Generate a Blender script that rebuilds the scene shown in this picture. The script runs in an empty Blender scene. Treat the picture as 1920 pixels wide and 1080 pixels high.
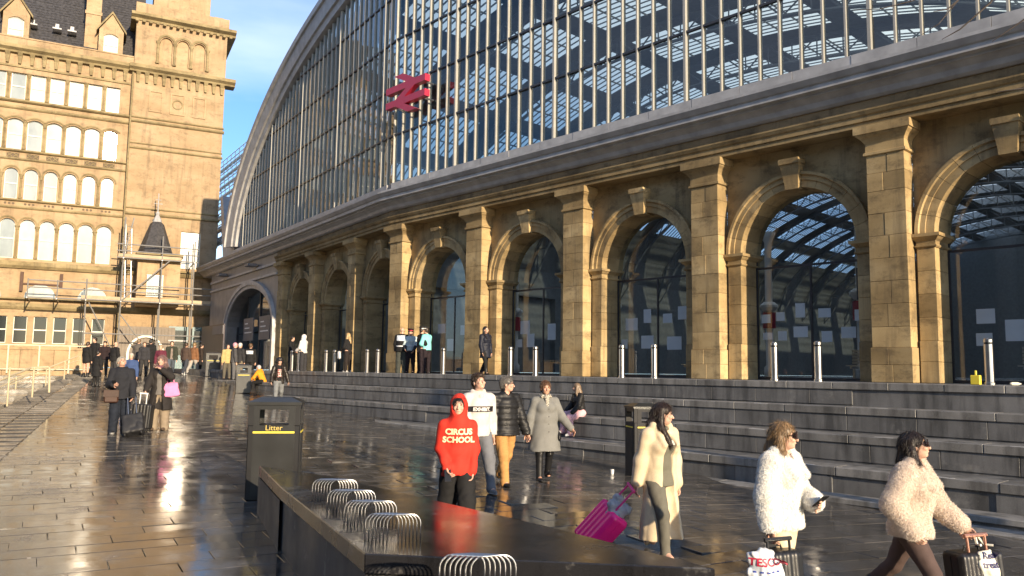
import bpy, bmesh, math, random
import numpy as np
from mathutils import Matrix, Vector
from mathutils.bvhtree import BVHTree
random.seed(7); rng = np.random.default_rng(7)
SC = bpy.context.scene; COL = SC.collection
R = math.radians
# ---------------------------------------------------------------- camera
FPX, ROLL, HZ, ZC = 1500.0, 0.0134, 694.5, 0.17      # photo is 1920 x 1080
PITCH = math.atan((HZ-540)*math.cos(ROLL)/FPX)
_cp, _sp, _cr, _sr = math.cos(PITCH), math.sin(PITCH), math.cos(ROLL), math.sin(ROLL)
CF = np.array([0, _cp, _sp]); _R0 = np.array([1., 0, 0]); _U0 = np.array([0, -_sp, _cp])
CR = _cr*_R0+_sr*_U0; CU = -_sr*_R0+_cr*_U0; CC = np.array([0, 0, ZC])
cam_d = bpy.data.cameras.new('camera'); cam = bpy.data.objects.new('camera', cam_d); COL.objects.link(cam)
cam_d.sensor_width = 36; cam_d.lens = 36*FPX/1920; cam_d.clip_start = .1; cam_d.clip_end = 2000
cam.matrix_world = Matrix(((CR[0], CU[0], -CF[0], 0), (CR[1], CU[1], -CF[1], 0), (CR[2], CU[2], -CF[2], ZC), (0, 0, 0, 1)))
SC.camera = cam
# ---------------------------------------------------------------- sky, sun, exposure
SUN_AZ, SUN_EL = 146.8, 14.2      # degrees clockwise from the view direction (+Y)
w = bpy.data.worlds.new('World'); SC.world = w; w.use_nodes = True
nt = w.node_tree; bg = nt.nodes['Background']
sky = nt.nodes.new('ShaderNodeTexSky'); sky.sky_type = 'NISHITA'; sky.sun_disc = False
sky.sun_elevation = R(SUN_EL); sky.sun_rotation = R(SUN_AZ); sky.air_density = 1.0; sky.dust_density = .25; sky.ozone_density = 4.5
tc = nt.nodes.new('ShaderNodeTexCoord'); mp = nt.nodes.new('ShaderNodeMapping'); mp.inputs['Scale'].default_value = (1.2, 1.2, 4.5)
nz = nt.nodes.new('ShaderNodeTexNoise'); nz.inputs['Scale'].default_value = 1.6; nz.inputs['Detail'].default_value = 6
cr_ = nt.nodes.new('ShaderNodeValToRGB'); cr_.color_ramp.elements[0].position = .42; cr_.color_ramp.elements[1].position = .82
cr_.color_ramp.elements[1].color = (.5, .5, .5, 1)
mx = nt.nodes.new('ShaderNodeMixRGB'); mx.inputs[2].default_value = (7.5, 7.6, 8.0, 1)
L = nt.links
L.new(tc.outputs['Generated'], mp.inputs['Vector']); L.new(mp.outputs[0], nz.inputs['Vector']); L.new(nz.outputs[0], cr_.inputs[0])
L.new(cr_.outputs[0], mx.inputs[0]); L.new(sky.outputs[0], mx.inputs[1]); L.new(mx.outputs[0], bg.inputs[0])
bg.inputs[1].default_value = .145
sd = bpy.data.lights.new('sun', 'SUN'); sd.energy = 5.0; sd.angle = R(.55); sd.color = (1, .80, .55)
sun = bpy.data.objects.new('sun', sd); COL.objects.link(sun)
_sv = Vector((math.sin(R(SUN_AZ))*math.cos(R(SUN_EL)), math.cos(R(SUN_AZ))*math.cos(R(SUN_EL)), math.sin(R(SUN_EL))))
sun.rotation_euler = _sv.to_track_quat('Z', 'Y').to_euler(); sun.location = _sv*60
vs = SC.view_settings; vs.view_transform = 'Standard'; vs.look = 'None'; vs.exposure = 0.82; vs.gamma = 1; vs.use_curve_mapping = False
SC.cycles.max_bounces = 10; SC.cycles.transparent_max_bounces = 16; SC.cycles.diffuse_bounces = 3; SC.cycles.glossy_bounces = 4
SC.cycles.sample_clamp_indirect = 8; SC.cycles.blur_glossy = .6
# ---------------------------------------------------------------- pixel helpers and frames
def ray(x, y): return CF+CR*((x-960)/FPX)+CU*((540-y)/FPX)
def on_plane(x, y, n, D):
    d = ray(x, y); return CC+d*((D-n@CC)/(n@d))
def at_z(x, y, z):
    d = ray(x, y); return CC+d*((z-ZC)/d[2])
def vdir(az): return np.array([math.sin(R(az)), math.cos(R(az)), 0.])
tB = vdir(-43.24); nB = np.array([tB[1], -tB[0], 0]); DB = 19.9; SK = 28.9
tA = vdir(-34.07); nA = np.array([tA[1], -tA[0], 0]); KP = nB*DB+tB*SK
tH = vdir(62.5); nH = np.array([-tH[1], tH[0], 0]); HP = np.array([-23.5, 64., 0])
ZV = np.array([0, 0, 1.])
def FB(s, d, z): return nB*(DB-d)+tB*s+ZV*z
def FA(w_, d, z): return KP+tA*w_-nA*d+ZV*z
def FH(q, y, z): return HP+tH*q+nH*y+ZV*z          # y runs into the building
def FAC(w_, d, z): return FA(w_, d, z) if w_ >= 0 else FB(SK+w_, d, z)
def W(x, y, z): return np.array([x, y, z], float)
def mat4(x, y, z, o): return Matrix(((x[0], y[0], z[0], o[0]), (x[1], y[1], z[1], o[1]), (x[2], y[2], z[2], o[2]), (0, 0, 0, 1)))
def MBf(s, d, z): return mat4(tB, -nB, ZV, FB(s, d, z))
def MAf(w_, d, z): return mat4(tA, -nA, ZV, FA(w_, d, z))
def MHf(q, y, z): return mat4(tH, nH, ZV, FH(q, y, z))
def Maz(az, p): # local y = facing azimuth
    f = vdir(az); return mat4(np.array([f[1], -f[0], 0]), f, ZV, p)
def Gs(X, Y):
    s = X*tB[0]+Y*tB[1]; D = X*nB[0]+Y*nB[1]
    k = .05*np.clip((38-s)/12, 0, 1)
    return np.clip(-1.98+.037*s-k*np.maximum(0, D-8), -2.8, -.02)
def gp(x, y):
    d = ray(x, y); t = 1.
    for i in range(500):
        P = CC+d*t; e = P[2]-Gs(P[0], P[1])
        if abs(e) < 1e-4: break
        t += e/(-d[2]+.05)*.7
    return P
# ---------------------------------------------------------------- mesh helpers
class MB:
    def __init__(s): s.v = []; s.f = []; s.m = []
    def add(s, vs, fs, m=0):
        o = len(s.v); s.v += [tuple(map(float, p)) for p in vs]; s.f += [tuple(i+o for i in f) for f in fs]; s.m += [m]*len(fs)
    def box(s, fr, a, b, c, m=0):
        p = [fr(x, y, z) for z in c for y in b for x in a]
        s.add(p, [(0, 2, 3, 1), (4, 5, 7, 6), (0, 1, 5, 4), (2, 6, 7, 3), (0, 4, 6, 2), (1, 3, 7, 5)], m)
    def quad(s, a, b, c, d, m=0): s.add([a, b, c, d], [(0, 1, 2, 3)], m)
    def loft(s, rings, cap=True, m=0, closed=True):
        n = len(rings[0]); vs = [p for r_ in rings for p in r_]; fs = []
        for i in range(len(rings)-1):
            for j in range(n if closed else n-1):
                k = (j+1) % n; fs.append((i*n+j, i*n+k, (i+1)*n+k, (i+1)*n+j))
        if cap and closed: fs += [tuple(range(n-1, -1, -1)), tuple((len(rings)-1)*n+j for j in range(n))]
        s.add(vs, fs, m)
    def tube(s, pts, r, n=6, m=0, r2=None):
        pts = [np.asarray(p, float) for p in pts]; rings = []; N = len(pts)
        ref = np.array([.31, .17, .93])
        for i, p in enumerate(pts):
            t = pts[min(i+1, N-1)]-pts[max(i-1, 0)]; t = t/(np.linalg.norm(t)+1e-9)
            if abs(t@ref) > .95: ref = np.array([.9, .3, .1])
            a = np.cross(t, ref); a /= np.linalg.norm(a); b = np.cross(t, a)
            rr = r if r2 is None else r+(r2-r)*i/(N-1)
            rings.append([p+a*rr*math.cos(2*math.pi*k/n)+b*rr*math.sin(2*math.pi*k/n) for k in range(n)])
        s.loft(rings, m=m)
    def lathe(s, fr, prof, n=16, m=0, cap=True):
        s.loft([[fr(r_*math.cos(2*math.pi*k/n), r_*math.sin(2*math.pi*k/n), z) for k in range(n)] for r_, z in prof], cap=cap, m=m)
    def prism(s, fr, poly, y0, y1, m=0):   # poly in (x,z), extruded along y
        s.loft([[fr(x, y0, z) for x, z in poly], [fr(x, y1, z) for x, z in poly]], m=m)
    def mesh(s, name, bevel=0, smooth=False, recalc=True):
        me = bpy.data.meshes.new(name); me.from_pydata(s.v, [], s.f)
        if s.m and max(s.m) > 0: me.polygons.foreach_set('material_index', s.m)
        if recalc or bevel:
            bm = bmesh.new(); bm.from_mesh(me); bmesh.ops.recalc_face_normals(bm, faces=bm.faces)
            if bevel: bmesh.ops.bevel(bm, geom=list(bm.edges), offset=bevel, segments=1, affect='EDGES', clamp_overlap=True)
            bm.to_mesh(me); bm.free()
        if smooth: me.polygons.foreach_set('use_smooth', [True]*len(me.polygons))
        me.update(); return me
WM = {}
def tag(o, label=None, cat=None, group=None, kind=None):
    if label: o['label'] = label
    if cat: o['category'] = cat
    if group: o['group'] = group
    if kind: o['kind'] = kind
    return o
def obj(name, me, mat=None, parent=None, M=None, **kw):
    if isinstance(me, MB): me = me.mesh(name, **kw)
    o = bpy.data.objects.new(name, me); COL.objects.link(o)
    mats = mat if isinstance(mat, (list, tuple)) else [mat]
    if me is not None and not me.materials:
        for m_ in mats:
            if m_: me.materials.append(m_)
    M = M or Matrix.Identity(4)
    if parent is not None:
        o.parent = parent; o.matrix_basis = WM[parent.name].inverted() @ M
    else: o.matrix_basis = M
    WM[o.name] = M.copy(); return o
def root(name, p, label, cat, group=None, M=None):
    o = obj(name, None, None, None, M or Matrix.Translation(Vector(p))); o.empty_display_size = .3
    return tag(o, label, cat, group)
def struct(name, me, mat, **kw): return tag(obj(name, me, mat, **kw), kind='structure')
_bc = {}
def block(w_, d, h, bev=.012, key=''):   # shared bevelled block, x 0..w, y -d..0, z 0..h
    k = (round(w_, 3), round(d, 3), round(h, 3), bev, key)
    if k not in _bc:
        b = MB(); b.box(W, (0, w_), (-d, 0), (0, h)); _bc[k] = b.mesh('block', bevel=bev)
    return _bc[k]
# ---------------------------------------------------------------- materials
class NT:
    def __init__(s, name):
        s.m = bpy.data.materials.new(name); s.m.use_nodes = True; s.t = s.m.node_tree; s.b = s.t.nodes['Principled BSDF']; s.out = s.t.nodes['Material Output']
    def n(s, typ, **kw):
        nd = s.t.nodes.new('ShaderNode'+typ)
        for k, v in kw.items():
            if k in nd.inputs.keys() if isinstance(k, str) else False: nd.inputs[k].default_value = v
            else: setattr(nd, k, v)
        return nd
    def l(s, a, b): s.t.links.new(a, b)
    def noise(s, scale, detail=4, rough=.55, coord=None, vscale=None, co='Object'):
        if coord is None:
            g = s.n('TexCoord').outputs[co] if co != 'World' else s.n('NewGeometry').outputs['Position']
        else: g = coord
        if vscale:
            mp = s.n('Mapping'); mp.inputs['Scale'].default_value = vscale; s.l(g, mp.inputs[0]); g = mp.outputs[0]
        nd = s.n('TexNoise'); nd.inputs['Scale'].default_value = scale; nd.inputs['Detail'].default_value = detail; nd.inputs['Roughness'].default_value = rough
        s.l(g, nd.inputs['Vector']); return nd.outputs['Fac']
    def ramp(s, fac, stops):
        r_ = s.n('ValToRGB'); e = r_.color_ramp.elements
        while len(e) < len(stops): e.new(.5)
        for i, (p, c) in enumerate(stops):
            e[i].position = p; e[i].color = (*c, 1) if not isinstance(c, (int, float)) else (c, c, c, 1)
        s.l(fac, r_.inputs[0]); return r_.outputs[0]
    def mix(s, fac, a, b, typ='MIX'):
        m_ = s.n('MixRGB', blend_type=typ)
        for i, v in ((0, fac), (1, a), (2, b)):
            if isinstance(v, (int, float)): m_.inputs[i].default_value = v if i == 0 else (v, v, v, 1)
            elif isinstance(v, tuple): m_.inputs[i].default_value = (*v, 1)
            else: s.l(v, m_.inputs[i])
        return m_.outputs[0]
    def math(s, op, a, b=0.):
        m_ = s.n('Math', operation=op)
        for i, v in ((0, a), (1, b)):
            if isinstance(v, (int, float)): m_.inputs[i].default_value = v
            else: s.l(v, m_.inputs[i])
        return m_.outputs[0]
    def set(s, col=None, rough=None, metal=None, spec=None, **kw):
        for k, v in (('Base Color', col), ('Roughness', rough), ('Metallic', metal), ('Specular IOR Level', spec)):
            if v is None: continue
            if isinstance(v, (int, float)): s.b.inputs[k].default_value = v
            elif isinstance(v, tuple): s.b.inputs[k].default_value = (*v, 1)
            else: s.l(v, s.b.inputs[k])
        return s
    def bump(s, h, strength=.3, dist=.01):
        bn = s.n('Bump'); bn.inputs['Strength'].default_value = strength; bn.inputs['Distance'].default_value = dist
        s.l(h, bn.inputs['Height']); s.l(bn.outputs[0], s.b.inputs['Normal']); return s
def plain(name, col, rough=.6, metal=0., var=.12, scale=3., bump=0., spec=.5):
    t = NT(name); c = np.array(col)
    n = t.noise(scale, 5)
    t.set(t.ramp(n, [(.3, tuple(c*(1-var))), (.7, tuple(np.minimum(c*(1+var), 1)))]), rough, metal, spec)
    if bump: t.bump(t.noise(scale*8, 4), bump, .01)
    return t.m
def stone(name, a, b, c, soot=.5, rand=.25, scale=1.):
    t = NT(name); co = t.n('NewGeometry').outputs['Position']
    n1 = t.noise(.55*scale, 5, coord=co, vscale=(1, 1, 1.8)); n2 = t.noise(1.7*scale, 8, .72, coord=co, vscale=(1, 1, 1.7)); n3 = t.noise(60, 3, coord=co)
    col = t.ramp(n1, [(.3, a), (.5, b), (.72, c)])
    oi = t.n('ObjectInfo'); rr = t.ramp(oi.outputs['Random'], [(0, 1-rand), (1, 1+rand*.6)])
    col = t.mix(1, col, rr, 'MULTIPLY')
    col = t.mix(t.ramp(n2, [(.5, 0.), (.72, soot)]), col, (.06, .045, .03))
    n5 = t.noise(1.5, 6, .65, coord=co, vscale=(1.6, 1.6, .16)); col = t.mix(t.ramp(n5, [(.52, 0.), (.7, soot*.75)]), col, (.075, .06, .045))
    col = t.mix(.25, col, t.ramp(n3, [(.3, .5), (.7, 1.)]), 'MULTIPLY')
    t.set(col, .85, spec=.25); t.bump(t.mix(.5, n2, n3), .45, .02); return t.m
def vglass(name, tint=(.75, .8, .82), ior=1.6, rough=.01, var=0.):
    t = NT(name); tr = t.n('BsdfTransparent'); tr.inputs[0].default_value = (*tint, 1)
    gl = t.n('BsdfGlossy'); gl.inputs['Roughness'].default_value = rough; gl.inputs[0].default_value = (.95, .97, 1, 1)
    ge = t.n('NewGeometry'); vm = t.n('VectorMath', operation='DOT_PRODUCT'); t.l(ge.outputs['Incoming'], vm.inputs[0]); t.l(ge.outputs['Normal'], vm.inputs[1])
    r0 = ((ior-1)/(ior+1))**2; sch = t.math('ADD', t.math('MULTIPLY', t.math('POWER', t.math('SUBTRACT', 1., t.math('ABSOLUTE', vm.outputs['Value'])), 5.), 1-r0), r0)
    ms = t.n('MixShader'); t.l(sch, ms.inputs[0]); t.l(tr.outputs[0], ms.inputs[1]); t.l(gl.outputs[0], ms.inputs[2]); t.l(ms.outputs[0], t.out.inputs[0])
    return t.m
M = {}
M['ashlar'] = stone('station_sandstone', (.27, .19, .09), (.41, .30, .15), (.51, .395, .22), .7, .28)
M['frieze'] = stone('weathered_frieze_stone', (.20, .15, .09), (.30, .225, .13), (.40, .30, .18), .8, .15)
M['joint'] = plain('dark_mortar', (.12, .09, .06), .9)
M['hotel'] = stone('hotel_sandstone', (.35, .245, .14), (.41, .295, .175), (.46, .345, .215), .48, .1)
M['hoteltrim'] = stone('hotel_trim_stone', (.20, .155, .08), (.28, .22, .115), (.35, .28, .155), .6, .12)
M['lead'] = plain('grey_painted_cornice', (.35, .35, .355), .45, var=.22, scale=2)
M['clad'] = plain('clad_grey_paint', (.20, .20, .205), .45, var=.2, scale=1.5)
M['leadd'] = plain('dark_grey_paint', (.13, .13, .145), .5)
M['rail'] = plain('gilded_rail_paint', (.48, .41, .27), .4)
M['cream'] = plain('cream_painted_steel', (.33, .325, .30), .4, var=.08)
M['tran'] = plain('black_transom_steel', (.03, .03, .035), .4)
M['pane'] = vglass('screen_glass', (.70, .76, .72), 1.7); M['paneA'] = vglass('screen_glass_return', (.60, .66, .63), 2.4)
M['lowpane'] = vglass('arch_glass', (.74, .80, .84), 1.75)
t = NT('skylight_glass'); _a = t.n('BsdfTransparent'); _a.inputs[0].default_value = (.8, .9, .92, 1); _b = t.n('BsdfTranslucent'); _b.inputs[0].default_value = (.80, .88, .90, 1); _m = t.n('MixShader'); _m.inputs[0].default_value = .8
t.l(_a.outputs[0], _m.inputs[1]); t.l(_b.outputs[0], _m.inputs[2]); t.l(_m.outputs[0], t.out.inputs[0]); M['sky_l'] = t.m
M['truss'] = plain('shed_truss_paint', (.20, .22, .24), .6)
M['roofin'] = plain('shed_roof_boards', (.20, .215, .22), .8)
M['dark'] = plain('dark_interior', (.025, .025, .028), .7)
M['red'] = plain('red_enamel', (.42, .025, .06), .35, var=.05)
M['white'] = plain('white_paint', (.75, .75, .73), .5, var=.05)
M['paper'] = plain('white_paper', (.8, .8, .8), .8, var=.04)
M['steel'] = plain('brushed_steel', (.62, .61, .60), .28, 1., var=.06, scale=8)
M['black'] = plain('black_paint', (.014, .014, .015), .35, var=.2)
M['blackmatt'] = plain('black_matt', (.012, .012, .013), .7, var=.2)
M['yellow'] = plain('yellow_paint', (.75, .62, .06), .5, var=.05)
M['slate'] = plain('roof_slate', (.045, .043, .045), .6, var=.5, scale=6, bump=.4)
def granite(name, base, rough0, rough1, speck=.35):
    t = NT(name); co = t.n('NewGeometry').outputs['Position']
    n1 = t.noise(160, 2, .7, coord=co); n2 = t.noise(1.1, 5, .6, coord=co); c = np.array(base); n4 = t.noise(4, 5, .6, coord=co, vscale=(1, 1, .15))
    oi = t.n('ObjectInfo'); rr = t.ramp(oi.outputs['Random'], [(0, .82), (1, 1.12)])
    col = t.ramp(n1, [(.3, tuple(c*(1-speck))), (.72, tuple(c*(1+speck)))])
    col = t.mix(1, col, t.ramp(n2, [(.3, .72), (.7, 1.1)]), 'MULTIPLY'); col = t.mix(1, col, rr, 'MULTIPLY')
    col = t.mix(1, col, t.ramp(n4, [(.35, .5), (.55, 1.)]), 'MULTIPLY'); col = t.mix(t.ramp(t.noise(2.3, 7, .7, coord=co), [(.58, 0.), (.7, .5)]), col, (.30, .29, .27))
    t.set(col, t.ramp(n2, [(.35, rough0), (.65, rough1)]), spec=.5); t.bump(n1, .12, .002); return t.m
M['granite'] = granite('step_granite', (.175, .175, .175), .35, .7)
M['copinggr'] = granite('coping_granite', (.25, .245, .235), .25, .6)
M['bgranite'] = granite('black_wet_granite', (.022, .022, .025), .12, .3, .3)
M['plgranite'] = granite('planter_side_granite', (.035, .036, .042), .4, .6, .3)
def wet(name, a, b, c):
    t = NT(name); co = t.n('NewGeometry').outputs['Position']
    n1 = t.noise(.5, 5, .6, coord=co); n2 = t.noise(3.5, 5, .6, coord=co); n3 = t.noise(45, 3, coord=co); n5 = t.noise(9, 3, coord=co)
    oi = t.n('ObjectInfo'); at = t.n('Attribute', attribute_name='tone')
    rr = t.ramp(t.math('FRACT', t.math('ADD', oi.outputs['Random'], at.outputs['Fac'])), [(0, .7), (1, 1.25)])
    col = t.mix(1, t.ramp(n2, [(.3, a), (.5, b), (.75, c)]), rr, 'MULTIPLY')
    vo = t.n('TexVoronoi'); vo.inputs['Scale'].default_value = 2.6; t.l(co, vo.inputs['Vector'])
    gum = t.math('MULTIPLY', t.math('LESS_THAN', vo.outputs['Distance'], .05), t.math('GREATER_THAN', t.noise(1.3, 2, coord=co), .5))
    col = t.mix(t.math('MULTIPLY', gum, .8), col, (.30, .28, .25)); col = t.mix(1, col, t.ramp(n1, [(.35, .7), (.65, 1.35)]), 'MULTIPLY')
    t.set(col, t.ramp(t.mix(.5, n1, n2), [(.38, .06), (.5, .14), (.64, .30)]), spec=.75)
    t.bump(t.mix(.35, n5, n3), .10, .006); return t.m
M['wet'] = wet('wet_paving', (.042, .038, .034), (.066, .060, .054), (.10, .092, .083))
M['tactile'] = wet('tactile_paving', (.10, .09, .075), (.14, .125, .105), (.18, .165, .14))
# ================================================================ station
BAY = 5.19; S0 = 7.33; PW = .92
station = root('station_building', FB(14, 0, 0), 'stone railway station with round arches under a huge curved glass gable screen', 'station')
ROOTS = [S0+BAY*k for k in range(-3, 5)]            # pilaster right edges on the near front
def pil_blocks(par, Mf, u0, mats=M['ashlar']):
    core = MB(); core.box(W, (.012, PW-.012), (-.5, -.012), (0, 5.62)); pl = obj('pilaster', core, M['joint'], par, Mf(u0, 0, 0))
    z = 0
    hs = [.42, .42, .5, .56, .56, .56, .56, .56, .56, .46, .46]
    for i, h in enumerate(hs):
        pj = .03 if i < 2 else 0
        segs = [(0, PW)] if i % 3 == 2 else ([(0, .42), (.42, PW)] if i % 2 == 0 else [(0, .52), (.52, PW)])
        for a, b in segs:
            e0 = -pj if a == 0 else 0; e1 = pj if b == PW else 0
            wd = b-a-.005+e1-e0
            obj('ashlar_block', block(round(wd, 3), .5, round(h-.005, 3), .008), mats, pl, Mf(u0+a+.0025+e0, pj+random.uniform(-.006, .006), z+.004))
        z += h
    cap = MB()
    prof = [(5.62, .0), (5.64, .05), (5.70, .05), (5.72, .01), (5.92, .01), (5.98, .04), (6.06, .1), (6.12, .17), (6.16, .19), (6.16, .22), (6.36, .22)]
    cap.loft([[W(-p, -.5, z), W(PW+p, -.5, z), W(PW+p, p, z), W(-p, p, z)] for z, p in prof])
    obj('capital', cap, M['ashlar'], pl, Mf(u0, 0, 0)); return pl
ZSP, RI, RO, WD = 3.58, 1.66, 2.08, -.5              # springing height, arch radii, wall plane
def arch_bay(par, Mf, u0, u1, Fr, detail=True, nvous=13, glass=True, key=''):
    """one bay of the arcade between pilasters: wall, jambs, imposts, voussoirs, keystone, glazing"""
    uc = (u0+u1)/2; wl = MB(); N = 24
    arc = [(uc+RO*math.cos(math.pi*k/N), ZSP+RO*math.sin(math.pi*k/N)) for k in range(N+1)]
    top = 6.4
    for (xa, za), (xb, zb) in zip(arc[:-1], arc[1:]):
        wl.quad(Fr(xa, WD, za), Fr(xb, WD, zb), Fr(xb, WD, top), Fr(xa, WD, top))
    wl.quad(Fr(uc+RO, WD, 0), Fr(u1, WD, 0), Fr(u1, WD, top), Fr(uc+RO, WD, top)); wl.quad(Fr(u0, WD, 0), Fr(uc-RO, WD, 0), Fr(uc-RO, WD, top), Fr(u0, WD, top))
    obj('wall', wl, M['ashlar'], par, recalc=False)
    # jamb piers of single blocks
    for sg in (-1, 1):
        z = 0
        for i, h in enumerate([.5, .5, .56, .56, .56, .56]):
            pj = .04 if i < 2 else 0
            x0 = uc+RI if sg > 0 else uc-RO+.004
            obj('jamb_block', block(RO-RI-.006, 1.0, h-.005, .008), M['ashlar'], par, Mf(x0, WD+.10+pj, z+.004)); z += h
        im = MB(); x0 = uc+RI-.02 if sg > 0 else uc-RO; x1 = x0+RO-RI+.02
        pr = [(0, 0), (.03, .03), (.06, .03), (.07, 0), (.16, 0), (.2, .05), (.26, .1), (.26, .13), (.34, .13)]
        im.loft([[Fr(x0-p, WD-.9, 3.24+z), Fr(x1+p, WD-.9, 3.24+z), Fr(x1+p, WD+.12+p, 3.24+z), Fr(x0-p, WD+.12+p, 3.24+z)] for z, p in pr])
        obj('impost', im, M['ashlar'], par)
    nv = nvous
    for k in range(nv):
        a0, a1 = math.pi*k/nv, math.pi*(k+1)/nv; vb = MB(); n = 4; g = .0025
        prof = [(RI, -1.5), (RI, WD+.10), (RI+.20, WD+.10), (RI+.2, WD+.14), (RI+.32, WD+.14), (RI+.34, WD+.2), (RO, WD+.2), (RO, -.56), (RO, -1.5)]
        rings = []
        for j in range(n+1):
            a = a0+g+(a1-a0-2*g)*j/n
            rings.append([Fr(uc+r_*math.cos(a), d, ZSP+r_*math.sin(a)) for r_, d in prof])
        vb.loft(rings); obj('voussoir', vb, M['ashlar'], par)
    ks = MB(); b0, b1 = ZSP+RI-.06, 6.0
    ks.loft([[Fr(uc-w2, WD-.3, z), Fr(uc+w2, WD-.3, z), Fr(uc+w2, WD+p, z), Fr(uc-w2, WD+p, z)] for z, w2, p in [(b0, .19, .24), (b0+.15, .2, .26), (b1-.14, .27, .36), (b1-.14, .29, .4), (b1, .29, .42)]])
    obj('keystone', ks, M['ashlar'], par)
    if glass:
        gd = -1.25; gm = MB(); N = 20
        def pane(x0, x1, z0, z1=None):
            g2 = MB()
            if z1 is None:
                xs = np.linspace(x0, x1, N+1); up = [(x, ZSP+math.sqrt(max(0, RI*RI-(x-uc)**2))) for x in xs]
                g2.add([Fr(x0, gd, z0)]+[Fr(x, gd, z) for x, z in up]+[Fr(x1, gd, z0)], [tuple(range(N+3))])
            else: g2.quad(Fr(x0, gd, z0), Fr(x1, gd, z0), Fr(x1, gd, z1), Fr(x0, gd, z1))
            obj('pane', g2, M['lowpane'], par, recalc=False)
        pane(uc-RI, uc+RI, 3.22); pane(uc-RI, uc, .06, 3.2); pane(uc, uc+RI, .06, 3.2)
        fm = MB(); fm.box(Fr, (uc-RI, uc+RI), (gd-.03, gd+.03), (3.18, 3.24)); fm.box(Fr, (uc-.025, uc+.025), (gd-.025, gd+.025), (0, 3.18)); fm.box(Fr, (uc-RI, uc+RI), (gd-.028, gd+.028), (0, .08))
        for sg in (-1, 1): fm.box(Fr, (uc+sg*RI-.04, uc+sg*RI+.04), (gd-.027, gd+.027), (0, ZSP))
        obj('door_frame', fm, M['tran'], par)
for u in ROOTS: pil_blocks(station, MBf, u)
CENB = []
for a, b in zip(ROOTS[:-1], ROOTS[1:]):
    arch_bay(station, MBf, a+PW, b, FB); CENB.append((a+PW+b)/2)
PA = [3.94, 9.3, 14.67]
for u in PA: pil_blocks(station, MAf, u-PW+.92)
cn = MB(); cn.box(FB, (ROOTS[-1]+PW-.02, SK+.35), (-1.2, WD), (0, 6.4)); 
obj('corner_wall', cn, M['ashlar'], station)
CENA = []
for a, b in ((-.55, 3.94), (3.94+PW, 9.3), (9.3+PW, 14.67)):
    arch_bay(station, MAf, a, b, FA, nvous=11); CENA.append((a+b)/2)
# ---- entablature swept round the kink
def sweep(prof, wA, sB0, m=0):
    nav = (-nA-nB); nav /= np.linalg.norm(nav); nav = nav/(nav@(-nB))
    st = [lambda d, z: FB(sB0, d, z), lambda d, z: KP+nav*d+ZV*z, lambda d, z: FA(wA, d, z)]
    b = MB(); b.loft([[f(d, z) for d, z in prof] for f in st]); return b
obj('architrave', sweep([(-1.2, 6.37), (.1, 6.37), (.1, 6.5), (.15, 6.5), (.15, 6.63), (.2, 6.66), (.25, 6.74), (.25, 6.78), (-1.2, 6.78)], 15.7, -9), M['ashlar'], station)
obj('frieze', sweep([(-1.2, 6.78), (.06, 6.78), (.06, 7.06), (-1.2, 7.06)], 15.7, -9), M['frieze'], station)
GA = 33.5
obj('cornice', sweep([(-1.2, 7.06), (.12, 7.06), (.2, 7.12), (.26, 7.24), (.4, 7.34), (.46, 7.36), (.46, 7.42), (.62, 7.44), (.62, 7.58), (.68, 7.60), (.78, 7.72), (.78, 7.80), (.16, 7.92), (-1.2, 7.92)], GA, -9), M['lead'], station)
for i in range(36):   # lead fascia panels below the glass
    pass
ff = MB()
fas_w = list(np.arange(-38, 25.5, 1.6))
for i, a in enumerate(fas_w):
    b = a+1.6-.012
    if a < 0 < b: b = -.012
    fb = MB(); fb.box(FAC if b < 0 or a >= 0 else FAC, (a, b), (-.3, .12+random.uniform(0, .012)), (7.90, 8.30)); obj('fascia_panel', fb, M['lead'], station)
fr_ = MB(); fr_.box(FA, (0, 26), (-.25, .08), (7.93, 8.31)); fr_.box(FB, (-9, SK), (-.25, .08), (7.93, 8.31)); obj('glazing_sill', fr_, M['leadd'], station)
# ---- glass screen
W0, EA, EH, EB = -2.0, 26.6, 7.3, 12.2
def arch_h(w_, off=0.):
    t = (w_-W0)/(EA+off)
    return EH+(EB+off)*math.sqrt(max(0, 1-t*t)) if abs(t) < 1 else EH
MSP = .6135
ws = [k*MSP for k in range(-47, 42)]
mz = {}
for i, a in enumerate(ws):
    zt = arch_h(a)-.02
    if zt < 8.5: continue
    Fr = (FA if a >= 0 else (lambda s_, d, z: FB(SK+s_, d, z))); big = (i % 9 == 4); b = MB()
    hw = .042 if big else .026
    b.box(Fr, (a-hw, a+hw), (-.04, .09 if big else .06), (8.31, zt)); b.box(Fr, (a-.02, a+.02), (-.14, -.04), (8.31, zt))
    obj('mullion', b, M['cream'], station)
tz = [8.31+2.2*k for k in range(0, 6)]
for k, z in enumerate(tz[1:]):
    lim = [x for x in np.arange(-28, 25, .1) if arch_h(x) > z+.05]
    b = MB(); b.box(FA, (0, max(lim)), (-.05, .05), (z-.035, z+.035)); b.box(FB, (SK+min(lim), SK), (-.05, .05), (z-.035, z+.035)); obj('transom', b, M['tran'], station)
far = MB(); cnt = 0; pane_me = {}
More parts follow.
